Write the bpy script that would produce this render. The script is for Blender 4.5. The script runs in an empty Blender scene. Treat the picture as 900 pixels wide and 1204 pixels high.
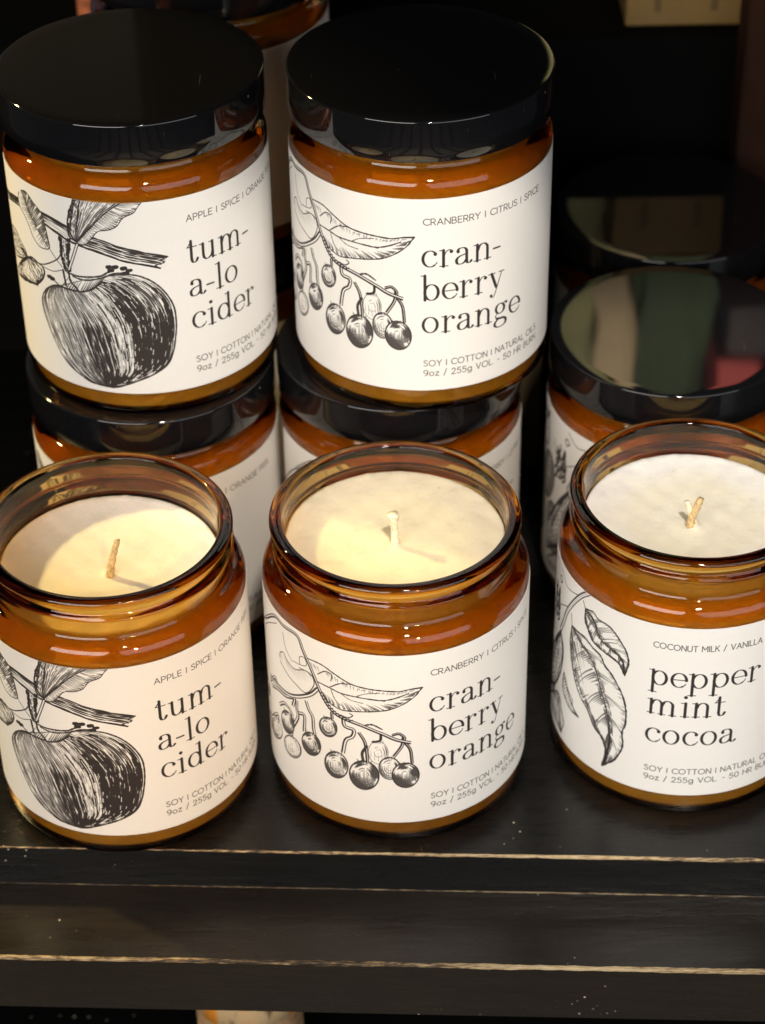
import bpy, bmesh, math, random
import numpy as np
from mathutils import Vector

# ------------------------------------------------------------------ scene, camera, world, lamps
CM = 0.01                                   # everything below is written in centimetres
sc = bpy.context.scene
C = sc.collection
R_ = math.radians

cam_d = bpy.data.cameras.new('camera')
cam = bpy.data.objects.new('camera', cam_d)
C.objects.link(cam)
sc.camera = cam
pitch, roll = 0.6483, -0.0178
fwd = Vector((0, math.cos(pitch), -math.sin(pitch)))
rgt = Vector((1, 0, 0))
upv = rgt.cross(fwd)
r2 = math.cos(roll) * rgt + math.sin(roll) * upv
u2 = -math.sin(roll) * rgt + math.cos(roll) * upv
m = cam.matrix_world.to_3x3()
m.col[0], m.col[1], m.col[2] = r2, u2, -fwd
cam.matrix_world = m.to_4x4()
cam.location = (0, 0, 44.3237 * CM)
cam_d.sensor_fit = 'HORIZONTAL'
cam_d.sensor_width = 36
cam_d.lens = 36 * 2620.4553 / 900
cam_d.shift_x = 0.56 / 900
cam_d.shift_y = 12.4 / 900
cam_d.clip_start = 0.01
cam_d.clip_end = 20
cam_d.dof.use_dof = True
cam_d.dof.focus_distance = 0.58
cam_d.dof.aperture_fstop = 17

world = bpy.data.worlds.new('World')
sc.world = world
world.use_nodes = True
wn = world.node_tree
wn.nodes['Background'].inputs[0].default_value = (0.80, 0.86, 1.0, 1)
wn.nodes['Background'].inputs[1].default_value = 0.022


def area(name, loc, target, size, power, col, shape='RECTANGLE', size_y=None, spread=180):
    d = bpy.data.lights.new(name, 'AREA')
    d.shape = shape
    d.size = size * CM
    if size_y:
        d.size_y = size_y * CM
    d.energy = power
    d.color = col
    d.spread = R_(spread)
    o = bpy.data.objects.new(name, d)
    C.objects.link(o)
    o.location = Vector(loc) * CM
    o.rotation_euler = (Vector(target) - Vector(loc)).to_track_quat('-Z', 'Y').to_euler()
    return o


def spot(name, loc, target, angle, blend, power, col, radius):
    d = bpy.data.lights.new(name, 'SPOT')
    d.spot_size = R_(angle)
    d.spot_blend = blend
    d.energy = power
    d.color = col
    d.shadow_soft_size = radius * CM
    o = bpy.data.objects.new(name, d)
    C.objects.link(o)
    o.location = Vector(loc) * CM
    o.rotation_euler = (Vector(target) - Vector(loc)).to_track_quat('-Z', 'Y').to_euler()
    return o


# shop downlight above and in front of the shelf, cool light from the shop front, warm display spot; other lamps are added fills
spot('ceiling_light', (14, -25, 120), (11.2, 56, 10), 17.6, 0.42, 62.0, (1.0, 0.90, 0.78), 4.0)
area('shop_front_light', (-46, -40, 56), (-2, 48, 6), 80, 7.5, (1.0, 0.96, 0.90), size_y=44)
area('side_fill_light', (60, -45, 48), (4, 48, 8), 110, 4.2, (0.94, 0.96, 1.0), size_y=70)  # added cool fill that lifts the right-hand label edges
spot('warm_label_fill', (24, -30, 62), (-5.6, 44, 4), 9.5, 1.0, 22.0, (1.0, 0.58, 0.18), 3.0)  # added narrow fill that warms the left front label
area('floor_fill_light', (0, -80, 60), (0, -80, -90), 60, 6.0, (1.0, 0.93, 0.85), size_y=60, spread=100)  # added fill, brightens the floor so the lid fronts mirror it
spot('display_spot', (-54, 77, 52), (-5, 46.5, 7), 23, 0.25, 20.0, (1.0, 0.74, 0.30), 2.2)
spot('mirrored_goods_fill', (10, 50, 31), (10.8, 76, 26), 38, 0.7, 9.0, (1.0, 0.90, 0.74), 1.5)  # added spot, lights only the goods mirrored in the right lids

sc.view_settings.view_transform = 'Standard'
sc.view_settings.look = 'None'
sc.view_settings.exposure = 0.12
sc.view_settings.gamma = 1
sc.cycles.use_denoising = True
sc.cycles.max_bounces = 16
sc.cycles.transmission_bounces = 12
sc.cycles.glossy_bounces = 6
sc.cycles.diffuse_bounces = 4
sc.cycles.transparent_max_bounces = 12
sc.cycles.volume_bounces = 0
sc.cycles.caustics_reflective = True
sc.cycles.caustics_refractive = True
sc.cycles.blur_glossy = 0.6
sc.cycles.sample_clamp_indirect = 4.0

# ------------------------------------------------------------------ materials


def mat(name):
    m = bpy.data.materials.new(name)
    m.use_nodes = True
    nt = m.node_tree
    return m, nt, nt.nodes['Principled BSDF']


def noise(nt, scale, detail=4, rough=0.6, coord='Object', vec=None):
    n = nt.nodes.new('ShaderNodeTexNoise')
    n.inputs['Scale'].default_value = scale
    n.inputs['Detail'].default_value = detail
    n.inputs['Roughness'].default_value = rough
    if vec is None:
        tc = nt.nodes.new('ShaderNodeTexCoord')
        nt.links.new(tc.outputs[coord], n.inputs['Vector'])
    else:
        nt.links.new(vec, n.inputs['Vector'])
    return n


def ramp(nt, src, stops):
    r = nt.nodes.new('ShaderNodeValToRGB')
    e = r.color_ramp.elements
    while len(e) < len(stops):
        e.new(0.5)
    for k, (p, c) in enumerate(stops):
        e[k].position = p
        e[k].color = c if len(c) == 4 else (*c, 1)
    nt.links.new(src, r.inputs[0])
    return r


def bump(nt, src, strength, dist, bsdf):
    b = nt.nodes.new('ShaderNodeBump')
    b.inputs['Strength'].default_value = strength
    b.inputs['Distance'].default_value = dist
    nt.links.new(src, b.inputs['Height'])
    nt.links.new(b.outputs[0], bsdf.inputs['Normal'])
    return b


def mapping(nt, scale, coord='Object'):
    tc = nt.nodes.new('ShaderNodeTexCoord')
    mp = nt.nodes.new('ShaderNodeMapping')
    mp.inputs['Scale'].default_value = scale
    nt.links.new(tc.outputs[coord], mp.inputs['Vector'])
    return mp.outputs[0]


def simple(name, col, rough=0.5, nscale=60, amt=0.25, spec=0.5, **kw):
    m, nt, b = mat(name)
    n = noise(nt, nscale)
    lo = tuple(c * (1 - amt) for c in col)
    hi = tuple(min(1, c * (1 + amt)) for c in col)
    r = ramp(nt, n.outputs[0], [(0.3, lo), (0.7, hi)])
    nt.links.new(r.outputs[0], b.inputs['Base Color'])
    b.inputs['Roughness'].default_value = rough
    b.inputs['Specular IOR Level'].default_value = spec
    for k, v in kw.items():
        b.inputs[k].default_value = v
    return m


def glass_mat():
    m, nt, b = mat('amber_glass')
    b.inputs['Base Color'].default_value = (1, 0.97, 0.9, 1)
    b.inputs['Roughness'].default_value = 0.015
    b.inputs['IOR'].default_value = 1.5
    b.inputs['Transmission Weight'].default_value = 1
    n = noise(nt, 55, 2, 0.5)
    bump(nt, n.outputs[0], 0.12, 0.0006, b)
    v = nt.nodes.new('ShaderNodeVolumeAbsorption')
    v.inputs['Color'].default_value = GLASS_TINT
    v.inputs['Density'].default_value = GLASS_DENSITY
    nt.links.new(v.outputs[0], nt.nodes['Material Output'].inputs['Volume'])
    return m


GLASS_TINT = (0.865, 0.672, 0.10, 1)
GLASS_DENSITY = 820.0


def wax_mat(name, rim, mid, mottle=0.10):
    """rim / mid: the wax colour near the glass and round the wick"""
    m, nt, b = mat(name)
    tc = nt.nodes.new('ShaderNodeTexCoord')
    fl = nt.nodes.new('ShaderNodeVectorMath')
    fl.operation = 'MULTIPLY'
    fl.inputs[1].default_value = (1, 1, 0)
    nt.links.new(tc.outputs['Object'], fl.inputs[0])
    ln = nt.nodes.new('ShaderNodeVectorMath')
    ln.operation = 'LENGTH'
    nt.links.new(fl.outputs[0], ln.inputs[0])
    n0 = noise(nt, 45, 4, 0.6)
    ad = nt.nodes.new('ShaderNodeMath')
    ad.operation = 'MULTIPLY_ADD'
    ad.inputs[1].default_value = 0.012
    nt.links.new(n0.outputs[0], ad.inputs[0])
    nt.links.new(ln.outputs['Value'], ad.inputs[2])
    sc_ = nt.nodes.new('ShaderNodeMath')
    sc_.operation = 'MULTIPLY'
    sc_.inputs[1].default_value = 28.0
    nt.links.new(ad.outputs[0], sc_.inputs[0])
    r = ramp(nt, sc_.outputs[0], [(0.62, mid), (0.86, rim)])
    n = noise(nt, 130, 8, 0.75)
    mo = ramp(nt, n.outputs[0], [(0.30, (1 - mottle * 2,) * 3), (0.5, (1, 1, 1)), (0.75, (1 + mottle * .3,) * 3)])
    mx = nt.nodes.new('ShaderNodeMixRGB')
    mx.blend_type = 'MULTIPLY'
    mx.inputs[0].default_value = 1
    nt.links.new(r.outputs[0], mx.inputs[1])
    nt.links.new(mo.outputs[0], mx.inputs[2])
    # pinholes
    vo = nt.nodes.new('ShaderNodeTexVoronoi')
    vo.inputs['Scale'].default_value = 230
    nt.links.new(tc.outputs['Object'], vo.inputs['Vector'])
    hole = ramp(nt, vo.outputs['Distance'], [(0.0, (.72, .68, .6)), (0.07, (.8, .76, .7)), (0.12, (1, 1, 1))])
    gt = nt.nodes.new('ShaderNodeMath')
    gt.operation = 'GREATER_THAN'
    gt.inputs[1].default_value = 0.80
    nt.links.new(vo.outputs['Color'], gt.inputs[0])
    mh = nt.nodes.new('ShaderNodeMixRGB')
    mh.blend_type = 'MULTIPLY'
    nt.links.new(gt.outputs[0], mh.inputs[0])
    nt.links.new(mx.outputs[0], mh.inputs[1])
    nt.links.new(hole.outputs[0], mh.inputs[2])
    nt.links.new(mh.outputs[0], b.inputs['Base Color'])
    rr = ramp(nt, n.outputs[0], [(0.35, (0.30, 0.30, 0.30)), (0.7, (0.55, 0.55, 0.55))])
    nt.links.new(rr.outputs[0], b.inputs['Roughness'])
    b.inputs['Subsurface Weight'].default_value = 0.35
    b.inputs['Subsurface Radius'].default_value = (1.0, 0.75, 0.45)
    b.inputs['Subsurface Scale'].default_value = 0.004
    bump(nt, n.outputs[0], 0.35, 0.0010, b)
    return m


def lid_mat():
    m, nt, b = mat('black_lid_plastic')
    b.inputs['Base Color'].default_value = (0.006, 0.006, 0.007, 1)
    b.inputs['IOR'].default_value = 1.62
    v = mapping(nt, (1, 1, 1))
    n = noise(nt, 14, 3, 0.6, vec=v)
    r = ramp(nt, n.outputs[0], [(0.3, (0.03, 0.03, 0.03)), (0.75, (0.09, 0.09, 0.09))])
    nt.links.new(r.outputs[0], b.inputs['Roughness'])
    # sparse dust and hairline scratches
    v2 = mapping(nt, (900, 60, 200))
    s = noise(nt, 1.0, 2, 0.5, vec=v2)
    r2_ = ramp(nt, s.outputs[0], [(0.72, (0.006, 0.006, 0.007)), (0.80, (0.05, 0.048, 0.045))])
    vo = nt.nodes.new('ShaderNodeTexVoronoi')
    vo.inputs['Scale'].default_value = 190
    tc = nt.nodes.new('ShaderNodeTexCoord')
    nt.links.new(tc.outputs['Object'], vo.inputs['Vector'])
    sp = ramp(nt, vo.outputs['Distance'], [(0.0, (1, 1, 1)), (0.05, (1, 1, 1)), (0.08, (0, 0, 0))])
    gt = nt.nodes.new('ShaderNodeMath')
    gt.operation = 'GREATER_THAN'
    gt.inputs[1].default_value = 0.78
    nt.links.new(vo.outputs['Color'], gt.inputs[0])
    ml = nt.nodes.new('ShaderNodeMath')
    ml.operation = 'MULTIPLY'
    nt.links.new(sp.outputs[0], ml.inputs[0])
    nt.links.new(gt.outputs[0], ml.inputs[1])
    md = nt.nodes.new('ShaderNodeMixRGB')
    nt.links.new(ml.outputs[0], md.inputs[0])
    nt.links.new(r2_.outputs[0], md.inputs[1])
    md.inputs[2].default_value = (0.20, 0.18, 0.15, 1)
    nt.links.new(md.outputs[0], b.inputs['Base Color'])
    n2 = noise(nt, 9, 1, 0.4)
    bump(nt, n2.outputs[0], 0.10, 0.001, b)
    return m


def painted_wood(base=(0.0048, 0.0045, 0.0043)):
    m, nt, b = mat('black_painted_wood')
    v = mapping(nt, (6, 40, 40))
    n = noise(nt, 6, 6, 0.65, vec=v)
    n2 = noise(nt, 9, 5, 0.6)
    r = ramp(nt, n2.outputs[0], [(0.3, tuple(c * .55 for c in base)), (0.55, base), (0.8, tuple(c * 1.8 for c in base))])
    # paint chips: small pale flecks
    vv = mapping(nt, (1, 1, 1))
    vo = nt.nodes.new('ShaderNodeTexVoronoi')
    vo.inputs['Scale'].default_value = 480
    nt.links.new(vv, vo.inputs['Vector'])
    chip = ramp(nt, vo.outputs['Distance'], [(0.0, (1, 1, 1)), (0.12, (1, 1, 1)), (0.18, (0, 0, 0))])
    n3 = noise(nt, 26, 3, 0.6)
    mask = ramp(nt, n3.outputs[0], [(0.59, (0, 0, 0)), (0.64, (1, 1, 1))])
    wn_ = nt.nodes.new('ShaderNodeMath')
    wn_.operation = 'GREATER_THAN'
    wn_.inputs[1].default_value = 0.66
    nt.links.new(vo.outputs['Color'], wn_.inputs[0])
    mu = nt.nodes.new('ShaderNodeMath')
    mu.operation = 'MULTIPLY'
    nt.links.new(chip.outputs[0], mu.inputs[0])
    nt.links.new(mask.outputs[0], mu.inputs[1])
    mu2 = nt.nodes.new('ShaderNodeMath')
    mu2.operation = 'MULTIPLY'
    nt.links.new(mu.outputs[0], mu2.inputs[0])
    nt.links.new(wn_.outputs[0], mu2.inputs[1])
    mx = nt.nodes.new('ShaderNodeMixRGB')
    nt.links.new(mu2.outputs[0], mx.inputs[0])
    nt.links.new(r.outputs[0], mx.inputs[1])
    mx.inputs[2].default_value = (0.55, 0.47, 0.36, 1)
    nt.links.new(mx.outputs[0], b.inputs['Base Color'])
    rr = ramp(nt, n.outputs[0], [(0.3, (0.20, 0.20, 0.20)), (0.8, (0.40, 0.40, 0.40))])
    nt.links.new(rr.outputs[0], b.inputs['Roughness'])
    bump(nt, n.outputs[0], 0.22, 0.0010, b)
    return m


def worn_edge(name='worn_bare_edge', k=1.0):
    m, nt, b = mat(name)
    v = mapping(nt, (30, 200, 200))
    n = noise(nt, 9, 8, 0.75, vec=v)
    n2 = noise(nt, 7, 3, 0.6)
    ad = nt.nodes.new('ShaderNodeMath')
    ad.operation = 'ADD'
    nt.links.new(n.outputs[0], ad.inputs[0])
    nt.links.new(n2.outputs[0], ad.inputs[1])
    hf = nt.nodes.new('ShaderNodeMath')
    hf.operation = 'MULTIPLY'
    hf.inputs[1].default_value = 0.5
    nt.links.new(ad.outputs[0], hf.inputs[0])
    r = ramp(nt, hf.outputs[0], [(0.43, (0.02, 0.014, 0.008)), (0.47, (0.16 * k, 0.10 * k, 0.05 * k)), (0.50, (0.42 * k, 0.30 * k, 0.16 * k)), (0.58, (0.64 * k, 0.49 * k, 0.28 * k))])
    nt.links.new(r.outputs[0], b.inputs['Base Color'])
    b.inputs['Roughness'].default_value = 0.55
    return m


M = {}
M['glass'] = glass_mat()
M['wax'] = wax_mat('soy_wax', (0.86, 0.80, 0.68), (0.86, 0.78, 0.58))
M['waxlifted'] = wax_mat('brightened_wax', (0.90, 0.87, 0.80), (0.89, 0.83, 0.68), 0.05)  # rim colour raised to make up for weaker key light on this jar
M['waxcream'] = wax_mat('mottled_cream_wax', (0.74, 0.65, 0.48), (0.82, 0.72, 0.48), 0.07)
M['waxwhite'] = wax_mat('white_wax', (0.90, 0.88, 0.83), (0.84, 0.80, 0.66), 0.06)
M['lid'] = lid_mat()
M['wood'] = painted_wood()
M['edge'] = worn_edge()
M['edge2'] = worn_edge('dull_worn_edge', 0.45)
M['wood_warm_reflect'] = painted_wood((0.012, 0.0085, 0.006))  # warm brown reflection on the fascia put into the base colour
M['wick'] = simple('cotton_wick', (0.60, 0.43, 0.21), 0.8, 900, 0.4)
M['wickpale'] = simple('pale_cotton_wick', (0.82, 0.72, 0.52), 0.8, 400, 0.25)
M['dark'] = simple('dark_backdrop', (0.0022, 0.0019, 0.0017), 0.9, 12, 0.4, 0.1)
M['post'] = simple('red_brown_wood', (0.030, 0.009, 0.003), 0.8, 20, 0.4, 0.2)
M['tan'] = simple('kraft_board', (0.27, 0.16, 0.045), 0.7, 40, 0.15)
M['ink'] = simple('dark_print', (0.15, 0.09, 0.028), 0.7, 40, 0.2)
M['green'] = simple('green_cloth', (0.035, 0.055, 0.022), 0.8, 18, 0.35)
M['sachet'] = simple('mottled_sachet', (0.55, 0.16, 0.06), 0.4, 160, 0.7)
M['paper'] = simple('tan_paper', (0.50, 0.38, 0.22), 0.7, 12, 0.3)
M['olive'] = simple('olive_paper', (0.28, 0.27, 0.12), 0.8, 12, 0.4)
M['plum'] = simple('plum_card', (0.028, 0.018, 0.020), 0.6, 12, 0.3)
M['red'] = simple('red_card', (0.42, 0.05, 0.045), 0.6, 12, 0.2)
M['blue'] = simple('blue_grey_cloth', (0.16, 0.19, 0.30), 0.8, 18, 0.3)
M['brown'] = simple('brown_card', (0.10, 0.075, 0.04), 0.7, 12, 0.2)
M['carton'] = simple('olive_carton', (0.055, 0.038, 0.016), 0.7, 12, 0.2)
M['floor'] = simple('shop_floor', (0.30, 0.26, 0.21), 0.5, 3, 0.25)
M['floordark'] = simple('dark_floorboard', (0.07, 0.055, 0.045), 0.5, 3, 0.25)
M['wrap'] = simple('kraft_wrap', (0.50, 0.30, 0.15), 0.5, 90, 0.6)
M['orange'], nt_, b_ = mat('mottled_orange_lid')
n_ = noise(nt_, 1.0, 3, 0.6, vec=mapping(nt_, (130, 130, 25)))
r_ = ramp(nt_, n_.outputs[0], [(0.38, (0.10, 0.05, 0.02)), (0.45, (0.55, 0.38, 0.20)), (0.55, (0.60, 0.42, 0.22)), (0.62, (0.75, 0.27, 0.03))])
nt_.links.new(r_.outputs[0], b_.inputs['Base Color'])
b_.inputs['Roughness'].default_value = 0.3

# ---- traced in label space: outlines of the engraved fruit and leaves, (u, z) in cm
T={
 'ap_left':[(-3.763,3.952),(-4.026,3.861),(-4.338,3.607),(-4.549,3.247),(-4.549,2.89),(-4.408,2.509),(-4.195,2.041),(-3.978,1.678),(-3.702,1.383),(-3.292,1.144),(-2.874,1.004),(-2.466,0.997)],
 'ap_right':[(-2.929,3.985),(-2.603,4.23),(-2.386,4.471),(-2.137,4.6),(-1.718,4.643),(-1.358,4.581),(-1.01,4.367),(-0.715,4.008),(-0.515,3.544),(-0.479,3.049),(-0.528,2.566),(-0.647,2.036),(-0.839,1.677),(-1.235,1.414),(-1.722,1.206),(-2.117,1.059),(-2.466,0.997)],
 'ap_lip':[(-3.763,3.952),(-3.473,3.933),(-3.196,3.942),(-2.929,3.985),(-2.663,4.125),(-2.396,4.363)],
 'ap_lip2':[(-3.327,4.453),(-3.088,4.431),(-2.777,4.467),(-2.427,4.545),(-2.225,4.672),(-2.076,4.762)],
 'ap_lip3':[(-3.252,4.392),(-2.994,4.345),(-2.736,4.378),(-2.383,4.497),(-2.039,4.659),(-1.713,4.695)],
 'ap_mid':[(-3.374,4.52),(-3.353,4.233),(-3.137,3.993)],
 'ap_nubs':[(-2.161,4.851),(-1.984,4.862),(-2.1,4.75),(-1.771,4.826),(-1.616,4.763),(-1.714,4.679),(-4.108,4.111),(-4.007,4.083)],
 'ap_nubline':[(-4.108,4.111),(-3.934,4.055),(-3.733,3.951),(-3.528,3.944)],
 'ap_stem':[(-3.562,4.505),(-3.543,4.287),(-3.518,4.027)],
 'leaf_left':[(-3.011,5.503),(-3.221,5.616),(-3.25,5.925),(-3.172,6.319),(-3.042,6.632),(-2.993,6.791)],
 'leaf_fold':[(-2.996,5.525),(-3.011,5.788),(-2.917,6.246),(-2.823,6.673),(-2.77,6.83)],
 'leaf_mid':[(-3.011,5.503),(-2.596,5.985),(-2.147,6.469),(-1.79,6.744),(-1.557,6.916)],
 'leaf_right':[(-3.011,5.503),(-2.954,5.451),(-2.768,5.466),(-2.568,5.674),(-2.37,5.918),(-2.079,5.987),(-1.845,6.109),(-1.658,6.36),(-1.373,6.508),(-1.22,6.715),(-1.071,6.876)],
 'br_top':[(-6.614,5.715),(-5.132,6.086),(-4.202,6.095),(-3.284,5.917),(-3.144,5.728),(-2.45,5.689),(-1.897,5.51),(-1.143,5.268),(-0.57,5.096)],
 'br_bot':[(-6.618,5.479),(-5.326,5.839),(-4.17,5.778),(-3.528,5.569),(-3.27,5.477),(-2.838,5.378),(-2.262,5.233),(-1.715,5.036),(-1.171,4.9),(-0.792,4.767)],
 'tw_l':[(-3.532,5.536),(-3.548,5.021),(-3.468,4.495)],
 'tw_r':[(-3.229,5.551),(-3.345,5.012),(-3.328,4.532)],
 'lf2_r':[(-4.997,6.411),(-4.717,6.484),(-4.427,6.284),(-4.128,6.045),(-4.01,5.516),(-3.956,5.086)],
 'lf2_l':[(-5.111,6.324),(-5.204,6.149),(-5.186,5.872),(-4.94,5.663),(-4.738,5.366),(-4.63,5.154),(-4.387,4.961),(-4.09,4.975),(-3.958,5.073)],
 'lf2_m':[(-4.946,6.389),(-4.618,5.735),(-3.999,5.059),(-3.771,4.793),(-3.581,4.592)],
 'sml':[(-6.615,4.539),(-5.943,4.791),(-5.449,4.65),(-5.123,4.35),(-5.76,3.965),(-6.619,3.765),(-6.614,4.176)],
 'bud':[(-5.15,4.239),(-5.859,3.713),(-6.225,3.243),(-5.711,3.323),(-5.075,3.513),(-4.724,3.609),(-4.378,3.955),(-4.285,4.254),(-4.488,4.369),(-4.882,4.396)],
 'st1':[(-5.123,4.35),(-4.393,4.394),(-3.777,4.745),(-3.555,5.019)],
 'st2':[(-4.4,4.352),(-3.946,4.345),(-3.594,4.491)],
 'st3':[(-3.005,5.441),(-3.2,4.951),(-3.401,4.48)],
 'c_stem':[(-5.691,5.884),(-4.878,6.559),(-4.361,6.576),(-3.791,6.613),(-3.564,6.191),(-3.318,5.734),(-3.087,5.189)],
 'c_stem2':[(-3.087,5.189),(-2.888,4.815),(-2.663,4.543),(-2.386,4.412),(-1.853,4.296),(-1.294,4.08),(-0.943,3.892),(-0.541,3.756)],
 'c_left':[(-3.122,5.106),(-3.394,4.762),(-3.917,4.38),(-4.353,4.184),(-4.887,4.093),(-5.515,3.931)],
 'c_line':[(-4.757,6.386),(-5.482,5.85),(-5.873,5.37),(-5.993,4.424),(-5.611,3.989)],
 'c_lt':[(-3.436,6.033),(-2.964,6.039),(-2.565,5.878),(-2.137,5.691),(-1.724,5.624),(-1.272,5.599),(-0.826,5.585),(-0.529,5.645),(-0.219,5.669)],
 'c_lb':[(-2.999,5.099),(-2.828,4.842),(-2.6,4.736),(-2.378,4.684),(-1.948,4.758),(-1.484,4.847),(-1.081,4.948),(-0.731,5.132),(-0.431,5.371),(-0.219,5.669)],
 'c_lm':[(-3.111,5.377),(-2.753,5.341),(-2.417,5.272),(-1.989,5.268),(-1.528,5.26),(-1.252,5.257),(-0.928,5.349),(-0.579,5.505)],
 'c_v1':[(-2.753,5.341),(-2.408,5.606),(-2.084,5.672)],
 'c_v2':[(-1.989,5.268),(-1.727,5.425),(-1.323,5.516)],
 'c_v3':[(-2.697,5.298),(-2.592,5.007),(-2.429,4.834)],
 'c_v4':[(-2.417,5.272),(-2.15,5.125),(-1.785,5.082)],
 'c_v5':[(-3.1,5.647),(-2.852,5.86),(-2.652,5.812),(-2.687,5.6)],
 'c_bl':[(-4.662,5.278),(-4.625,5.465),(-4.436,5.586),(-4.265,5.425),(-3.939,5.34),(-3.562,5.534),(-3.297,5.481),(-3.245,5.176),(-3.53,4.752),(-3.893,4.801),(-4.299,4.933),(-4.652,5.151)],
 'c_s1':[(-4.428,6.303),(-4.324,5.848),(-4.047,5.537)],
 'c_s2':[(-4.003,5.598),(-3.735,5.632),(-3.483,5.744),(-3.541,5.975),(-3.72,5.904),(-3.733,5.666)],
 'c_s3':[(-3.778,5.506),(-3.493,5.54),(-3.31,5.474)],
 'c_k1':[(-2.695,4.462),(-2.684,4.264)],
 'c_k4':[(-2.359,4.388),(-2.311,4.133),(-2.069,4.072),(-2.102,3.824),(-2.296,3.626),(-2.393,3.144)],
 'c_k5':[(-1.912,4.011),(-1.761,3.704),(-1.707,3.233),(-1.697,2.958)],
 'c_k5b':[(-1.827,3.0),(-1.847,3.307),(-1.711,3.577)],
 'c_k7':[(-0.692,3.782),(-0.543,3.496),(-0.495,3.008)],
 'c_k6':[(-0.716,3.988),(-0.769,3.649),(-0.975,3.275)],
 'c_k6b':[(-1.017,4.048),(-0.841,4.095),(-0.701,3.953),(-0.718,3.784)],
 'c_k8':[(-1.319,4.044),(-1.348,3.823),(-1.553,3.741)],
 'c_k2':[(-3.545,4.439),(-3.454,4.187),(-3.328,3.985),(-3.312,3.582),(-3.249,3.203)],
 'c_k2b':[(-3.925,4.238),(-3.908,3.839),(-3.644,3.87),(-3.674,3.265)],
 'c_k3':[(-4.272,2.72),(-4.157,3.117),(-3.92,3.625),(-3.945,3.883)],
 'c_k9':[(-4.83,3.449),(-4.534,3.709),(-4.252,3.673),(-4.139,3.408),(-4.222,2.791)],
 'c_k10':[(-5.363,3.711),(-4.902,3.944),(-4.459,4.04),(-4.046,4.227),(-4.107,3.912)],
 'c_k11':[(-5.543,3.769),(-5.066,4.226),(-4.887,4.093)],
 'c_k12':[(-5.454,2.515),(-5.009,2.922),(-4.982,2.557),(-5.182,2.036)],
 'c_kt':[(-2.439,4.495),(-2.22,4.467),(-2.084,4.575),(-2.163,4.633)],
 'c_kt2':[(-1.749,4.318),(-1.543,4.368),(-1.291,4.236)],
 'p_stem':[(-2.023,6.884),(-2.35,6.579),(-2.705,6.113),(-3.057,5.532),(-3.25,5.06),(-3.474,4.556)],
 'p_t1':[(-3.556,6.619),(-3.206,6.335),(-2.849,6.363),(-2.45,6.51)],
 'p_t2':[(-3.569,5.375),(-3.297,5.548),(-3.055,5.686)],
 'p_t3':[(-4.372,5.901),(-4.252,5.594),(-3.569,5.375)],
 'p_Am':[(-2.29,6.443),(-2.177,6.224),(-1.847,6.063),(-1.568,5.599),(-1.173,5.423),(-0.84,5.231),(-0.727,4.761)],
 'p_Ar':[(-2.178,6.243),(-1.863,6.328),(-1.686,6.201),(-1.368,6.188),(-1.138,6.075),(-0.91,5.833),(-0.723,5.564),(-0.641,5.201),(-0.726,4.741)],
 'p_Al':[(-2.178,6.243),(-2.176,5.849),(-2.043,5.619),(-1.846,5.348),(-1.466,5.22),(-1.157,5.152),(-0.936,5.064),(-0.822,4.918),(-0.726,4.741)],
 'p_Br':[(-2.762,5.233),(-2.47,5.245),(-2.114,5.252),(-1.832,5.116),(-1.534,5.019),(-1.361,4.757),(-1.123,4.565),(-0.888,4.238),(-0.731,3.945),(-0.62,3.501),(-0.616,3.004),(-0.693,2.675),(-0.649,2.316),(-0.69,1.999),(-0.879,1.561),(-1.088,1.317),(-1.25,1.134)],
 'p_Bl':[(-2.762,5.233),(-2.82,4.743),(-2.749,4.225),(-2.591,3.726),(-2.395,3.333),(-2.169,3.038),(-1.918,2.838),(-1.722,2.548),(-1.582,2.343),(-1.369,2.18),(-1.194,1.858),(-1.157,1.536),(-1.25,1.134)],
 'p_Bm':[(-2.824,5.628),(-2.762,5.233),(-2.293,4.968),(-1.848,4.661),(-1.612,4.282),(-1.421,3.783),(-1.236,3.269),(-1.085,2.6),(-1.084,1.921),(-1.25,1.134)],
 'p_pod':[(-3.47,4.518),(-4.033,3.765),(-4.712,2.596),(-4.709,1.951),(-4.712,1.603),(-3.916,2.15),(-3.482,2.758),(-3.264,3.402),(-3.223,4.059)],
 'p_lo':[(-4.709,1.166),(-4.464,1.08),(-3.629,1.122),(-3.13,0.988),(-2.98,1.508),(-3.189,1.851),(-3.324,2.167),(-3.527,2.208)],
 'p_sm':[(-3.091,3.292),(-2.914,2.93),(-2.577,2.69),(-2.533,2.47),(-2.248,2.283),(-2.606,2.243),(-2.943,2.398),(-3.153,2.651),(-3.151,3.075)],
}
BERRIES=[(-2.831,3.894,0.273,0.347,0.3,0.124),(-3.441,2.955,0.341,0.416,0.8,0.201),(-4.254,2.31,0.408,0.387,0.2,0.3),(-2.619,2.602,0.355,0.483,0.6,0.15),(-1.406,3.384,0.266,0.414,0.08,0.032),(-1.107,2.834,0.281,0.404,0.25,0.013),(-1.811,2.48,0.411,0.529,0.9,0.094),(-0.677,2.571,0.359,0.454,1.0,-0.025),(-4.433,3.091,0.333,0.406,0.45,0.25),(-5.264,2.251,0.497,0.401,0.4,0.425)]

# ------------------------------------------------------------------ label print, drawn by numpy in label space
# u = cm along the label from the left edge of the text block, z = cm above the jar base
PPC = 128
U0, U1 = -6.6, 13.0
Z0, Z1 = 0.80, 6.80
IW, IH = int((U1 - U0) * PPC), int((Z1 - Z0) * PPC)


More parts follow.
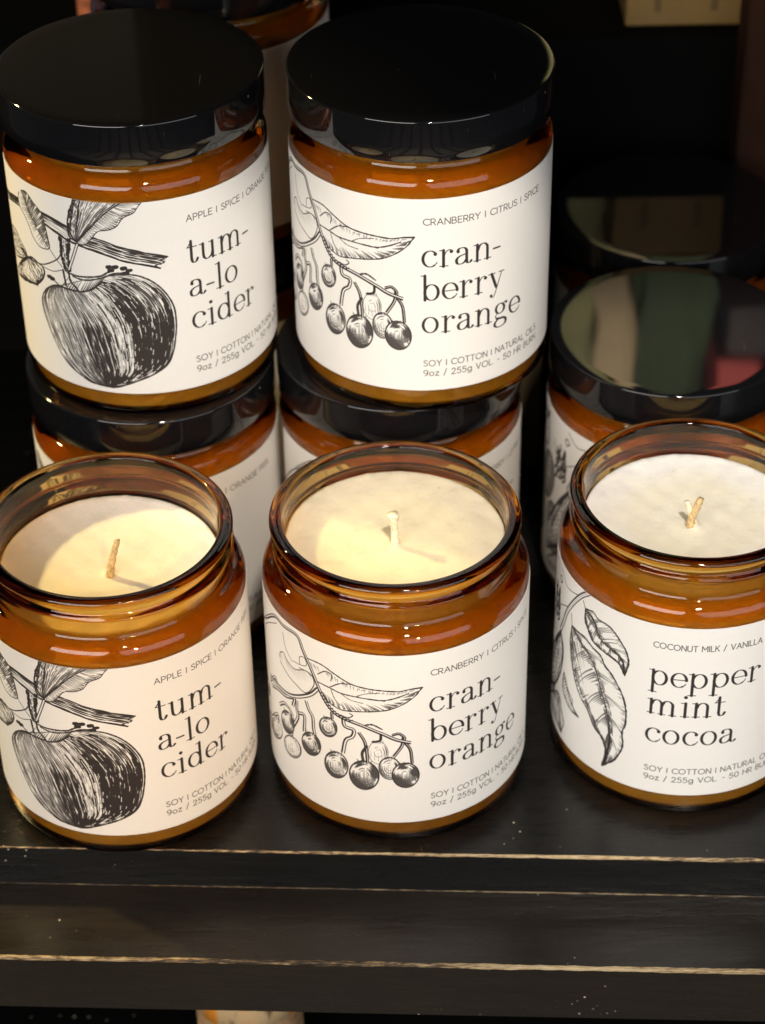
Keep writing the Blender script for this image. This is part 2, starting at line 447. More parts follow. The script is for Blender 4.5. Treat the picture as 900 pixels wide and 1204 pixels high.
class Print:
    def __init__(self, seed=1):
        self.ink = np.zeros((IH, IW), np.float32)
        self.rng = np.random.RandomState(seed)

    def px(self, P):
        P = np.asarray(P, float)
        return np.stack([(P[:, 0] - U0) * PPC, (P[:, 1] - Z0) * PPC], 1)

    def seg(self, a, b, ra, rb, tone):
        rm = max(ra, rb) + 1.5
        x0 = int(max(0, min(a[0], b[0]) - rm)); x1 = int(min(IW, max(a[0], b[0]) + rm + 1))
        y0 = int(max(0, min(a[1], b[1]) - rm)); y1 = int(min(IH, max(a[1], b[1]) + rm + 1))
        if x1 <= x0 or y1 <= y0:
            return
        X = np.arange(x0, x1, dtype=np.float32)[None, :] + 0.5
        Y = np.arange(y0, y1, dtype=np.float32)[:, None] + 0.5
        dx, dy = b[0] - a[0], b[1] - a[1]
        L = dx * dx + dy * dy + 1e-9
        t = np.clip(((X - a[0]) * dx + (Y - a[1]) * dy) / L, 0, 1)
        d = np.sqrt((X - a[0] - t * dx) ** 2 + (Y - a[1] - t * dy) ** 2)
        cov = np.clip(ra + (rb - ra) * t - d + 0.5, 0, 1) * tone
        s = self.ink[y0:y1, x0:x1]
        np.maximum(s, cov, out=s)

    def scratch(self, P, w):
        """a pale fleck cut out of the black"""
        keep = self.ink
        self.ink = np.zeros_like(keep[:1, :1])
        Q = self.px(P)
        x0, y0 = np.floor(Q.min(0)).astype(int) - 6
        x1, y1 = np.ceil(Q.max(0)).astype(int) + 6
        x0, y0 = max(x0, 0), max(y0, 0)
        sub = keep[y0:y1, x0:x1]
        X = np.arange(x0, x0 + sub.shape[1])[None, :] + .5
        Y = np.arange(y0, y0 + sub.shape[0])[:, None] + .5
        d = np.full(sub.shape, 99.)
        for k in range(len(Q) - 1):
            e = Q[k + 1] - Q[k]
            t = np.clip(((X - Q[k][0]) * e[0] + (Y - Q[k][1]) * e[1]) / (e @ e + 1e-9), 0, 1)
            d = np.minimum(d, np.hypot(X - Q[k][0] - t * e[0], Y - Q[k][1] - t * e[1]))
        sub *= 1 - np.clip(w * PPC / 2 - d + .5, 0, 1).astype(np.float32)
        self.ink = keep

    def line(self, P, w, tone=1.0):
        """w: full width in cm, a number or one per point"""
        Q = self.px(P)
        w = np.broadcast_to(np.asarray(w, float), (len(Q),)) * PPC / 2
        for k in range(len(Q) - 1):
            self.seg(Q[k], Q[k + 1], w[k], w[k + 1], tone)

    def curve(self, P, w, tone=1.0, n=None, taper=0.0, jitter=0.0):
        Q = spline(P, n or max(8, 6 * len(P)))
        t = np.linspace(0, 1, len(Q))
        ww = np.interp(t, np.linspace(0, 1, len(np.atleast_1d(w))), np.atleast_1d(w)) if np.ndim(w) else np.full(len(Q), w, float)
        if taper:
            ww = ww * (1 - taper * np.abs(2 * t - 1) ** 2)
        if jitter:
            ww = ww * (1 + jitter * (self.rng.rand(len(Q)) - 0.5) * 2)
        self.line(Q, ww, tone)

    def clear(self, poly):
        Q = self.px(poly)
        x0 = int(max(0, Q[:, 0].min())); x1 = int(min(IW, Q[:, 0].max() + 1))
        y0 = int(max(0, Q[:, 1].min())); y1 = int(min(IH, Q[:, 1].max() + 1))
        if x1 <= x0 or y1 <= y0:
            return
        X, Y = np.meshgrid(np.arange(x0, x1) + 0.5, np.arange(y0, y1) + 0.5)
        ins = np.zeros(X.shape, bool)
        n = len(Q)
        for k in range(n):
            a, b = Q[k], Q[(k + 1) % n]
            c = (a[1] > Y) != (b[1] > Y)
            with np.errstate(all='ignore'):
                xx = a[0] + (Y - a[1]) * (b[0] - a[0]) / (b[1] - a[1] + 1e-12)
            ins ^= c & (X < xx)
        self.ink[y0:y1, x0:x1][ins] = 0

    def ruled(self, A, B, n, w, tone, length=0.12, t0=0.0, t1=1.0, N=60):
        """engraved lines that run along two edges; tone(t, s) in 0..1 sets their weight and their gaps"""
        a, b = spline(A, N), spline(B, N)
        for t in np.linspace(t0, t1, n):
            Q = a * (1 - t) + b * t
            Q = Q + (self.rng.rand(1, 2) - 0.5) * w * 1.2
            k = 0
            while k < N - 1:
                run = int(2 + self.rng.rand() * N * length)
                e = min(N - 1, k + run)
                s = (k + e) / 2 / (N - 1)
                v = tone(t, s) + (self.rng.rand() - 0.5) * 0.22
                if v > 0.08:
                    ww = w * np.clip(0.35 + 1.25 * v, 0.3, 1.7)
                    m = e - k
                    prof = ww * (1 - 0.6 * np.abs(np.linspace(-1, 1, m + 1)) ** 2)
                    self.line(Q[k:e + 1] + (self.rng.rand(1, 2) - 0.5) * w * 0.8, prof, min(1, 0.62 + v * 0.5))
                k = e + (0 if v > 0.75 else int(self.rng.rand() * 3))

    def cross(self, A, B, n, w, lo=0.0, hi=1.0, shift=0.06, tone=0.9, N=80, keep=0.9, bow=0.0, ribs=0):
        """veins and shading lines from curve A towards curve B"""
        a, b = spline(A, N), spline(B, N)
        for s in np.linspace(0.02, 0.97, n):
            if self.rng.rand() > keep:
                continue
            i = s * (N - 1)
            j = min(N - 1, i + shift * N)
            p = a[int(i)]; q = b[int(j)]
            l0 = lo + self.rng.rand() * 0.12
            l1 = lo + (hi - lo) * (0.55 + 0.45 * self.rng.rand())
            if ribs:
                f = (s * ribs) % 1.0
                l1 = lo + (hi - lo) * (1.0 if f < 2.2 * ribs / n else max(.08, (1 - f) ** 1.3 * .75))
            t = np.linspace(l0, max(l1, l0 + 0.05), 7)[:, None]
            d = q - p
            nrm = np.array([-d[1], d[0]])
            P = p + d * t + nrm * (bow * np.sin(np.pi * t))
            self.line(P, np.linspace(w * 1.3, w * 0.3, 7), tone)


def spline(P, n):
    P = np.asarray(P, float)
    if len(P) == 2:
        return P[0] + (P[1] - P[0]) * np.linspace(0, 1, n)[:, None]
    Q = np.vstack([2 * P[0] - P[1], P, 2 * P[-1] - P[-2]])
    out = []
    for k in range(len(P) - 1):
        p0, p1, p2, p3 = Q[k:k + 4]
        t = np.linspace(0, 1, 17)[:-1, None]
        out.append(0.5 * (2 * p1 + (p2 - p0) * t + (2 * p0 - 5 * p1 + 4 * p2 - p3) * t ** 2 + (3 * p1 - p0 - 3 * p2 + p3) * t ** 3))
    Z = np.vstack(out + [P[-1:]])
    L = np.r_[0, np.cumsum(np.hypot(*np.diff(Z, axis=0).T))]
    x = np.linspace(0, L[-1], n)
    return np.stack([np.interp(x, L, Z[:, 0]), np.interp(x, L, Z[:, 1])], 1)


# ---- a high-contrast serif: skeletons drawn by a broad pen that is thick on uprights
STEM, HAIR = 0.160, 0.058


def arc(cx, cy, rx, ry, a0, a1, n=28):
    a = np.radians(np.linspace(a0, a1, n))
    return np.stack([cx + rx * np.cos(a), cy + ry * np.sin(a)], 1)


def st(x, y0, y1):
    return ('pen', [(x, y0), (x, y1)])


def sf(x0, x1, y):
    return ('h', [(x0, y), (x1, y)])


HY = HAIR / 2
GL = {
    'o': (1.04, [('pen', arc(.50, .5, .37, .5 - HY, 90, 450, 48))]),
    'c': (0.92, [('pen', arc(.50, .5, .37, .5 - HY, 38, 305, 36)), ('h', spline([(.71, .10), (.80, .19), (.85, .28)], 8)), ('dot', (.76, .76, .095))]),
    'e': (0.93, [('pen', arc(.49, .5, .37, .5 - HY, 0, 305, 40)), ('h', [(.13, .52), (.86, .52)]), ('h', spline([(.70, .10), (.79, .19), (.84, .28)], 8))]),
    'r': (0.84, [st(.27, 0, .96), sf(.07, .50, HY), sf(.07, .27, .955), ('h', spline([(.30, .60), (.37, .80), (.48, .93), (.60, .97), (.68, .93)], 14)), ('dot', (.68, .85, .10))]),
    'n': (1.16, [st(.26, 0, .96), sf(.07, .46, HY), sf(.07, .26, .955), ('pen', spline([(.28, .62), (.38, .86), (.54, .97), (.70, .95), (.83, .80), (.85, .60)], 22)), st(.85, 0, .62), sf(.66, 1.06, HY)]),
    'm': (1.74, [st(.26, 0, .96), sf(.07, .44, HY), sf(.07, .26, .955), ('pen', spline([(.28, .62), (.37, .86), (.52, .97), (.66, .95), (.79, .80), (.81, .60)], 20)), st(.81, 0, .62), sf(.64, 1.0, HY),
                 ('pen', spline([(.83, .62), (.92, .86), (1.07, .97), (1.22, .95), (1.36, .80), (1.38, .60)], 20)), st(1.38, 0, .62), sf(1.2, 1.58, HY)]),
    'u': (1.14, [st(.26, .36, .96), sf(.06, .26, .955), ('pen', spline([(.26, .38), (.29, .16), (.42, .03), (.58, .05), (.74, .18), (.80, .36)], 20)), st(.82, .03, .96), sf(.62, .82, .955), sf(.82, 1.02, HY)]),
    't': (0.70, [st(.29, .24, 1.30), sf(.06, .60, .955), ('pen', spline([(.29, .26), (.33, .08), (.44, .02), (.55, .08), (.62, .22)], 14)), ('h', [(.10, .97), (.26, 1.22)])]),
    'a': (0.99, [('pen', spline([(.17, .80), (.24, .93), (.40, .975), (.56, .94), (.65, .80), (.66, .62)], 22)), st(.66, .18, .66), ('dot', (.20, .77, .09)),
                 ('pen', spline([(.66, .60), (.50, .56), (.30, .50), (.15, .38), (.11, .24), (.16, .08), (.30, .025), (.46, .06), (.58, .16), (.66, .30)], 34)), ('pen', spline([(.66, .20), (.69, .07), (.78, .03), (.86, .06), (.92, .14)], 12))]),
    'l': (0.58, [st(.29, 0, 1.50), sf(.07, .51, HY), sf(.07, .29, 1.49)]),
    'i': (0.58, [st(.29, 0, .96), sf(.07, .51, HY), sf(.07, .29, .955), ('dot', (.27, 1.36, .105))]),
    'd': (1.10, [('pen', arc(.47, .49, .34, .47, 0, 360, 44)), st(.81, .03, 1.50), sf(.60, .81, 1.49), sf(.81, 1.02, HY)]),
    'b': (1.06, [('pen', arc(.57, .49, .35, .47, -180, 180, 44)), st(.23, .03, 1.50), sf(.03, .23, 1.49)]),
    'p': (1.10, [('pen', arc(.59, .49, .35, .47, -180, 180, 44)), st(.25, -.50, .96), sf(.05, .25, .955), sf(.05, .46, -.49)]),
    'y': (1.00, [('w', [(.22, .95), (.50, .12)], .17), ('h', [(.86, .95), (.55, .05), (.44, -.28)]), ('h', spline([(.44, -.28), (.37, -.43), (.27, -.47), (.20, -.42)], 10)), ('dot', (.20, -.36, .09)), sf(.04, .44, .955), sf(.68, 1.0, .955)]),
    'g': (0.99, [('pen', arc(.44, .67, .27, .30, 0, 360, 36)), ('h', spline([(.64, .88), (.72, .97), (.82, .99)], 8)), ('dot', (.85, .93, .085)),
                 ('h', spline([(.30, .42), (.18, .32), (.15, .20), (.24, .10)], 12)), ('w', spline([(.22, .10), (.45, .055), (.68, .03), (.82, -.08)], 14), .13),
                 ('pen', spline([(.82, -.06), (.84, -.22), (.74, -.38), (.50, -.46), (.26, -.44), (.11, -.32), (.11, -.17), (.22, -.03), (.34, .05)], 34))]),
    '-': (0.55, [('w', [(.06, .47), (.46, .47)], .10)]),
}


def serif(pr, text, u, z, xh):
    x = u
    for ch in text:
        adv, items = GL[ch]
        for it in items:
            if it[0] == 'dot':
                cx, cy, r = it[1]
                p = pr.px([(x + cx * xh, z + cy * xh)])[0]
                pr.seg(p, p + 0.01, r * xh * PPC, r * xh * PPC, 1)
                continue
            P = np.asarray(it[1], float)
            if it[0] == 'pen':
                d = np.gradient(P, axis=0)
                sn = np.abs(d[:, 1]) / (np.hypot(d[:, 0], d[:, 1]) + 1e-9)
                w = HAIR + (STEM - HAIR) * sn ** 1.7
            elif it[0] == 'h':
                w = np.full(len(P), HAIR)
            else:
                w = np.full(len(P), it[2])
            pr.line(P * xh + np.array([x, z]), w * xh, 1.0)
        x += adv * xh
    return x


# ---- a light geometric sans in single strokes; box height 1
def A_(cx, cy, rx, ry, a0, a1):
    return arc(cx, cy, rx, ry, a0, a1, 14)


SN = {
    'A': (.74, [[(0, 0), (.37, 1), (.74, 0)], [(.14, .34), (.60, .34)]]),
    'B': (.56, [[(0, 0), (0, 1), (.28, 1)], A_(.28, .76, .22, .24, 90, -90), [(0, .52), (.30, .52)], A_(.30, .26, .26, .26, 90, -90), [(.30, 0), (0, 0)]]),
    'C': (.74, [A_(.48, .5, .48, .5, 48, 312)]),
    'E': (.50, [[(.5, 1), (0, 1), (0, 0), (.5, 0)], [(0, .52), (.44, .52)]]),
    'G': (.80, [A_(.48, .5, .48, .5, 48, 330), [(.90, .25), (.90, .48), (.55, .48)]]),
    'H': (.66, [[(0, 0), (0, 1)], [(.66, 0), (.66, 1)], [(0, .52), (.66, .52)]]),
    'I': (.05, [[(0.02, 0), (0.02, 1)]]),
    'K': (.58, [[(0, 0), (0, 1)], [(.56, 1), (.02, .42)], [(.20, .58), (.60, 0)]]),
    'L': (.46, [[(0, 1), (0, 0), (.46, 0)]]),
    'M': (.82, [[(0, 0), (0, 1), (.41, .35), (.82, 1), (.82, 0)]]),
    'N': (.68, [[(0, 0), (0, 1), (.68, 0), (.68, 1)]]),
    'O': (.94, [A_(.47, .5, .47, .5, 0, 180), A_(.47, .5, .47, .5, 180, 360)]),
    'P': (.54, [[(0, 0), (0, 1), (.27, 1)], A_(.27, .72, .27, .28, 90, -90), [(.27, .44), (0, .44)]]),
    'R': (.56, [[(0, 0), (0, 1), (.27, 1)], A_(.27, .72, .27, .28, 90, -90), [(.27, .44), (0, .44)], [(.27, .44), (.56, 0)]]),
    'S': (.54, [spline([(.50, .86), (.36, .98), (.18, .98), (.05, .84), (.08, .64), (.28, .52), (.48, .40), (.54, .20), (.42, .04), (.22, 0), (.02, .14)], 26)]),
    'T': (.60, [[(0, 1), (.60, 1)], [(.30, 0), (.30, 1)]]),
    'U': (.66, [[(0, 1), (0, .33)], A_(.33, .33, .33, .33, 180, 360), [(.66, .33), (.66, 1)]]),
    'V': (.70, [[(0, 1), (.35, 0), (.70, 1)]]),
    'Y': (.66, [[(0, 1), (.33, .48), (.66, 1)], [(.33, .48), (.33, 0)]]),
    'o': (.62, [A_(.31, .33, .31, .33, 0, 360)]),
    'z': (.48, [[(0, .66), (.46, .66), (0, 0), (.48, 0)]]),
    'g': (.60, [A_(.29, .33, .29, .33, 0, 360), [(.58, .66), (.58, -.05)], A_(.30, -.05, .28, .24, 0, -150)]),
    '9': (.58, [A_(.29, .70, .29, .30, 0, 360), spline([(.58, .70), (.54, .35), (.38, .08), (.18, 0)], 10)]),
    '2': (.56, [spline([(.03, .74), (.10, .93), (.28, 1), (.46, .92), (.52, .72), (.40, .45), (.0, 0)], 18), [(0, 0), (.56, 0)]]),
    '5': (.56, [[(.50, 1), (.10, 1), (.06, .56)], spline([(.06, .56), (.28, .62), (.50, .52), (.56, .30), (.46, .08), (.24, 0), (.02, .10)], 20)]),
    '0': (.62, [A_(.31, .5, .31, .5, 0, 360)]),
    '.': (.05, [[(0.02, 0.02), (0.03, .02)]]),
    '-': (.30, [[(0, .45), (.28, .45)]]),
    '/': (.40, [[(0, -.1), (.38, 1.08)]]),
    '|': (.05, [[(0.02, .02), (0.02, .98)]]),
    ' ': (.26, []),
}


def sans(pr, text, u, z, h, track=0.23, w=0.145, width=None):
    if width:
        nat = sum(SN[c][0] for c in text) + track * (len(text) - 1)
        k = width / (nat * h)
    else:
        k = 1.0
    x = u
    for ch in text:
        adv, items = SN[ch]
        for P in items:
            P = np.asarray(P, float)
            pr.line(P * np.array([h * k, h]) + np.array([x, z]), w * h, 0.92)
        x += (adv + track) * h * k


def words(pr, top, lines, topw):
    sans(pr, top, 0.02, 6.03, 0.185, width=topw)
    for k, s in enumerate(lines):
        serif(pr, s, -0.06, 4.74 - k * 1.035, 0.52)
    sans(pr, 'SOY | COTTON | NATURAL OILS', 0.02, 1.60, 0.185, width=3.85)
    sans(pr, '9oz / 255g VOL. - 50 HR BURN', 0.02, 1.28, 0.185, width=3.85)


def apple_print():
    pr = Print(3)
    words(pr, 'APPLE | SPICE | ORANGE PEEL', ['tum-', 'a-lo', 'cider'], 3.9)
    # branch behind
    pr.ruled(T['br_top'], T['br_bot'], 9, 0.035, lambda t, s: (1.0 if t < .28 or t > .85 else (.2 if .42 < s < .62 else .85)), 0.10)
    pr.curve(T['br_top'], 0.05, jitter=.3); pr.curve(T['br_bot'], 0.045, jitter=.3)
    e1, e2 = T['br_top'][-1], T['br_bot'][-1]
    pr.line([e1, (e1[0] - .18, e1[1] - .07), (e1[0] - .10, e1[1] - .16), (e1[0] - .35, e1[1] - .22), e2], 0.035)
    # second leaf
    pr.clear(list(T['lf2_r']) + list(T['lf2_l'])[::-1])
    pr.curve(T['lf2_r'], 0.035); pr.curve(T['lf2_l'], 0.035)
    pr.cross(T['lf2_m'][:3], T['lf2_r'], 36, 0.034, hi=1.0, shift=-.02, tone=.95)
    pr.cross(T['lf2_r'], T['lf2_m'][:3], 34, 0.045, hi=.7, shift=.04, tone=.95)
    pr.cross(T['lf2_m'][:3], T['lf2_l'], 34, 0.024, hi=1.0, shift=-.05, tone=.75)
    pr.curve(T['lf2_m'], 0.028)
    # small dark leaf and bud
    pr.clear(T['sml'])
    sm = T['sml']
    pr.ruled(sm[:4], [sm[6], sm[5], sm[4], sm[3]], 9, 0.05, lambda t, s: .75 - .4 * s * (t > .5))
    pr.curve(list(sm) + [sm[0]], 0.04)
    bd = T['bud']
    pr.clear(bd)
    pr.ruled(bd[:6], [bd[0], bd[9], bd[8], bd[7], bd[6], bd[5]], 15, 0.045, lambda t, s: .78 - .5 * (.35 < t < .6) + .1 * s)
    pr.curve(list(bd) + [bd[0]], 0.04)
    for n, w in (('st1', .04), ('st2', .025)):
        pr.curve(T[n], w)
    # twig
    pr.ruled(T['tw_l'], T['tw_r'], 6, 0.05, lambda t, s: .95 if t < .35 or t > .7 else .5)
    pr.curve(T['tw_l'], .035); pr.curve(T['tw_r'], .045)
    q = np.array(T['st3'])
    pr.curve(q, 0.10)
    pr.clear(np.vstack([q + [.022, 0], (q - [.022, 0])[::-1]]))
    # big leaf
    pr.clear(list(T['leaf_left']) + list(T['leaf_right'])[::-1])
    pr.ruled(T['leaf_left'], T['leaf_fold'], 9, 0.035, lambda t, s: .9 if t < .4 else .45)
    pr.ruled(T['leaf_fold'], [T['leaf_mid'][0], T['leaf_mid'][1], T['leaf_mid'][2], T['leaf_mid'][3], T['leaf_mid'][4]], 22, 0.030, lambda t, s: .42 + .25 * (t > .8) + .2 * (t < .1), 0.35)
    pr.cross(T['leaf_mid'], T['leaf_right'], 52, 0.022, hi=.95, shift=.03, tone=.8, bow=-.06)
    pr.cross(T['leaf_right'], T['leaf_mid'], 46, 0.030, hi=.45, shift=-.03, tone=.85)
    for n, w in (('leaf_left', .045), ('leaf_fold', .04), ('leaf_mid', .04), ('leaf_right', .03)):
        pr.curve(T[n], w, jitter=.2)
    # apple
    body = list(T['ap_left']) + list(T['ap_right'])[::-1]
    pr.clear(body)

    def tone(t, s):
        v = .55 + .10 * s
        if t < .05: v = .7
        if .10 < t < .30 and .12 < s < .42: v = .40
        if .30 < t < .55: v = .55 + (.42 if .42 < s < .88 else 0)
        if .52 < t < .60: v = .74 + .2 * (s > .6)
        if .60 <= t: v = .98
        if .60 <= t < .74 and s < .34: v = .74
        if .80 < t < .95 and s < .45: v = .70
        if s > .93: v = max(v, .72)
        if s < .03: v += .2
        return v
    L, Rr = T['ap_left'], T['ap_right']
    pr.ruled(L, Rr, 74, 0.032, tone, 0.22, t1=.985)
    pr.ruled(L, Rr, 52, 0.034, lambda t, s: tone(t, s) - .18, 0.12, t0=.12, t1=.70)
    pr.ruled(L, Rr, 40, 0.046, lambda t, s: tone(t, s) - .10, 0.10, t0=.60, t1=.97)
    aL, aR = spline(L, 80), spline(Rr, 80)
    for _ in range(700):                     # flecks and streaks of paper left in the dark side
        t = .50 + .49 * pr.rng.rand()
        s0 = pr.rng.rand() * (.94 if t > .7 else .72)
        if t > .68 and s0 > .30 and pr.rng.rand() < .72:
            continue
        k0 = int(s0 * 79)
        k1 = min(79, k0 + 1 + int(pr.rng.rand() * (8 if t < .66 or s0 < .30 else 2.0)))
        q = aL[k0:k1 + 1] * (1 - t) + aR[k0:k1 + 1] * t
        if len(q) > 1:
            pr.scratch(q, .008 + .012 * pr.rng.rand())
    pass
    pr.curve(L, .036, jitter=.2); pr.curve(Rr, .05, jitter=.15)
    pr.clear(spline(list(T['ap_lip']) + list(T['ap_lip2'])[::-1], 40))
    pr.cross(T['ap_lip'], T['ap_lip2'], 20, .03, shift=-.05, tone=.9)
    for n, w in (('ap_lip', .06), ('ap_lip2', .055), ('ap_lip3', .05), ('ap_mid', .07), ('ap_nubline', .045), ('ap_stem', .07)):
        pr.curve(T[n], w, jitter=.2)
    for p in T['ap_nubs']:
        pr.curve([(p[0] - .05, p[1] - .01), (p[0] + .05, p[1] + .015)], .095, jitter=.4)
    return pr.ink


def berry(pr, b):
    cx, cy, rx, ry, tn, sh = b
    sk = sh / max(rx, .01)

    def E(a, k=1.0, ox=0., oy=0.):
        a = np.asarray(a)
        x = rx * k * np.cos(a) + ox * rx
        return np.stack([cx + x, cy + ry * k * np.sin(a) + oy * ry + sk * x * .5], -1)
    full = np.linspace(0, 2 * np.pi, 40)
    pr.clear(E(full))
    pr.line(E(full), .044 if tn > .15 else .024, 1 if tn > .15 else .75)
    rng = pr.rng
    # dark crescent: arcs stacked inside the rim, heaviest at the lower left and right
    for k in np.arange(.93, .2, -.075):
        for a0, a1, wgt in ((150, 330, 1.0), (330, 430, .75), (70, 150, .6)):
            if rng.rand() > wgt * tn * 1.7 * (k * 1.1) + .08:
                continue
            m0 = a0 + rng.rand() * 30; m1 = a1 - rng.rand() * 30
            a = np.radians(np.linspace(m0, m1, 14))
            w = .078 * (.40 + .60 * tn) * k ** 1.5 * np.sin(np.linspace(.15, np.pi - .15, 14)) + .008
            pr.line(E(a, k), w, .95)
    n = int(18 * tn) + 4
    for x in np.linspace(-.75, .75, n):
        h = math.sqrt(1 - x * x) * .8
        y0 = -h + rng.rand() * .3
        y1 = y0 + (.5 + .8 * rng.rand()) * h
        P = [(cx + x * rx, cy + y * ry + sk * x * rx * .5) for y in np.linspace(y0, y1, 5)]
        pr.line(P, np.linspace(.028, .008, 5) * (0.5 + tn * .7), .85)
    # crown at the top
    for dx in (-.35, -.1, .15, .4):
        pr.line([(cx + dx * rx, cy + .80 * ry), (cx + dx * rx * 1.3, cy + 1.06 * ry), (cx + (dx + .12) * rx, cy + .82 * ry)], .018, .9 if tn > .15 else .6)


def cranberry_print():
    pr = Print(7)
    words(pr, 'CRANBERRY | CITRUS | SPICE', ['cran-', 'berry', 'orange'], 3.78)
    # leaves
    pr.curve(T['c_bl'], .032)
    pr.cross(T['c_bl'][:7], T['c_bl'][:6:-1], 26, .014, hi=.6, tone=.6)
    pr.cross(T['c_lt'], T['c_lm'], 60, .024, lo=.15, hi=.5, shift=-.02, tone=.75, keep=.6)
    pr.cross(T['c_lb'], T['c_lm'][:7], 66, .028, hi=.5, shift=-.03, tone=.9, keep=.8)
    for n, w in (('c_lt', .042), ('c_lb', .040), ('c_lm', .040), ('c_v1', .034), ('c_v2', .026), ('c_v3', .024), ('c_v4', .024), ('c_v5', .034)):
        pr.curve(T[n], w, jitter=.25)
    p = T['c_lm'][5]
    pr.line([(p[0] - .04, p[1]), (p[0] + .04, p[1] - .01)], .05)

    def dbl(n, w, lw=.030):
        q = spline(T[n], 40)
        d = np.gradient(q, axis=0)
        nr = np.stack([-d[:, 1], d[:, 0]], 1) / (np.hypot(d[:, 0], d[:, 1])[:, None] + 1e-9)
        a, b = q + nr * w / 2, q - nr * w / 2
        pr.clear(np.vstack([a, b[::-1]]))
        pr.line(a, lw * 1.15); pr.line(b, lw * 1.9)
    for n in ('c_k2', 'c_k2b', 'c_k3', 'c_k9', 'c_k10', 'c_k11', 'c_k12'):
        dbl(n, .08, .028)
    for n in ('c_s1', 'c_s2', 'c_s3', 'c_line'):
        pr.curve(T[n], .024)
    for b in BERRIES:
        berry(pr, b)
    for n, w in (('c_k1', .05), ('c_k4', .07), ('c_k5', .05), ('c_k5b', .035), ('c_k7', .045), ('c_k6', .05), ('c_k6b', .045), ('c_k8', .03)):
        dbl(n, w * 1.15, .028)
    dbl('c_left', .09); dbl('c_stem', .075); dbl('c_stem2', .075)
    q = spline(T['c_stem2'], 60)
    for k in range(3, 26, 2):        # knobbly bark
        pr.line([q[k] + [-.05, -.03], q[k + 1] + [.04, .05]], .04)
    pr.curve(T['c_kt'], .035); pr.curve(T['c_kt2'], .05, jitter=.4)
    # the twig goes on to the left, out of the first sight
    base = np.array([(-6.6, 4.9), (-6.2, 5.4), (-5.9, 5.7), (-5.69, 5.884)])
    pr.curve(base, .05)
    for (x, y, r, tn) in ((-5.95, 3.2, .26, .6), (-6.3, 2.6, .25, .3), (-5.75, 2.1, .24, .7)):
        pr.curve([(x, y + r), (x + .05, y + .9), (x - .1, y + 1.4)], .035)
        berry(pr, (x, y, r, r * 1.1, tn, 0))
    return pr.ink


def leaf(pr, mid, left, right, dens, w=.024, dark=.5):
    pr.clear(list(right) + list(left)[::-1])
    pr.cross(mid, right, int(dens), w, hi=1.0, shift=.12, tone=.85, bow=.06, ribs=7)
    pr.cross(mid, left, int(dens * 1.2), w * 1.1, hi=1.0, shift=.12, tone=.9, bow=-.06, ribs=7)
    pr.cross(right, mid, int(dens * .9), w * .8, hi=.30, shift=-.10, tone=.8)
    pr.cross(left, mid, int(dens * 1.3), w * 1.2, hi=.42, shift=-.10, tone=.9, ribs=6)
    pr.ruled(mid, right, 12, w, lambda t, s: .6 * dark * (1 if t < .22 else -.2) + (.6 if s > .88 else 0), .06, N=50)
    pr.ruled(mid, left, 14, w * 1.2, lambda t, s: .62 * dark * (1 if t > .72 or t < .12 else -.2) + (.6 if s > .85 else 0), .06, N=50)
    pr.curve(right, w * 1.7, jitter=.35); pr.curve(left, w * 1.7, jitter=.35)
    pr.curve(mid, w * 1.6)


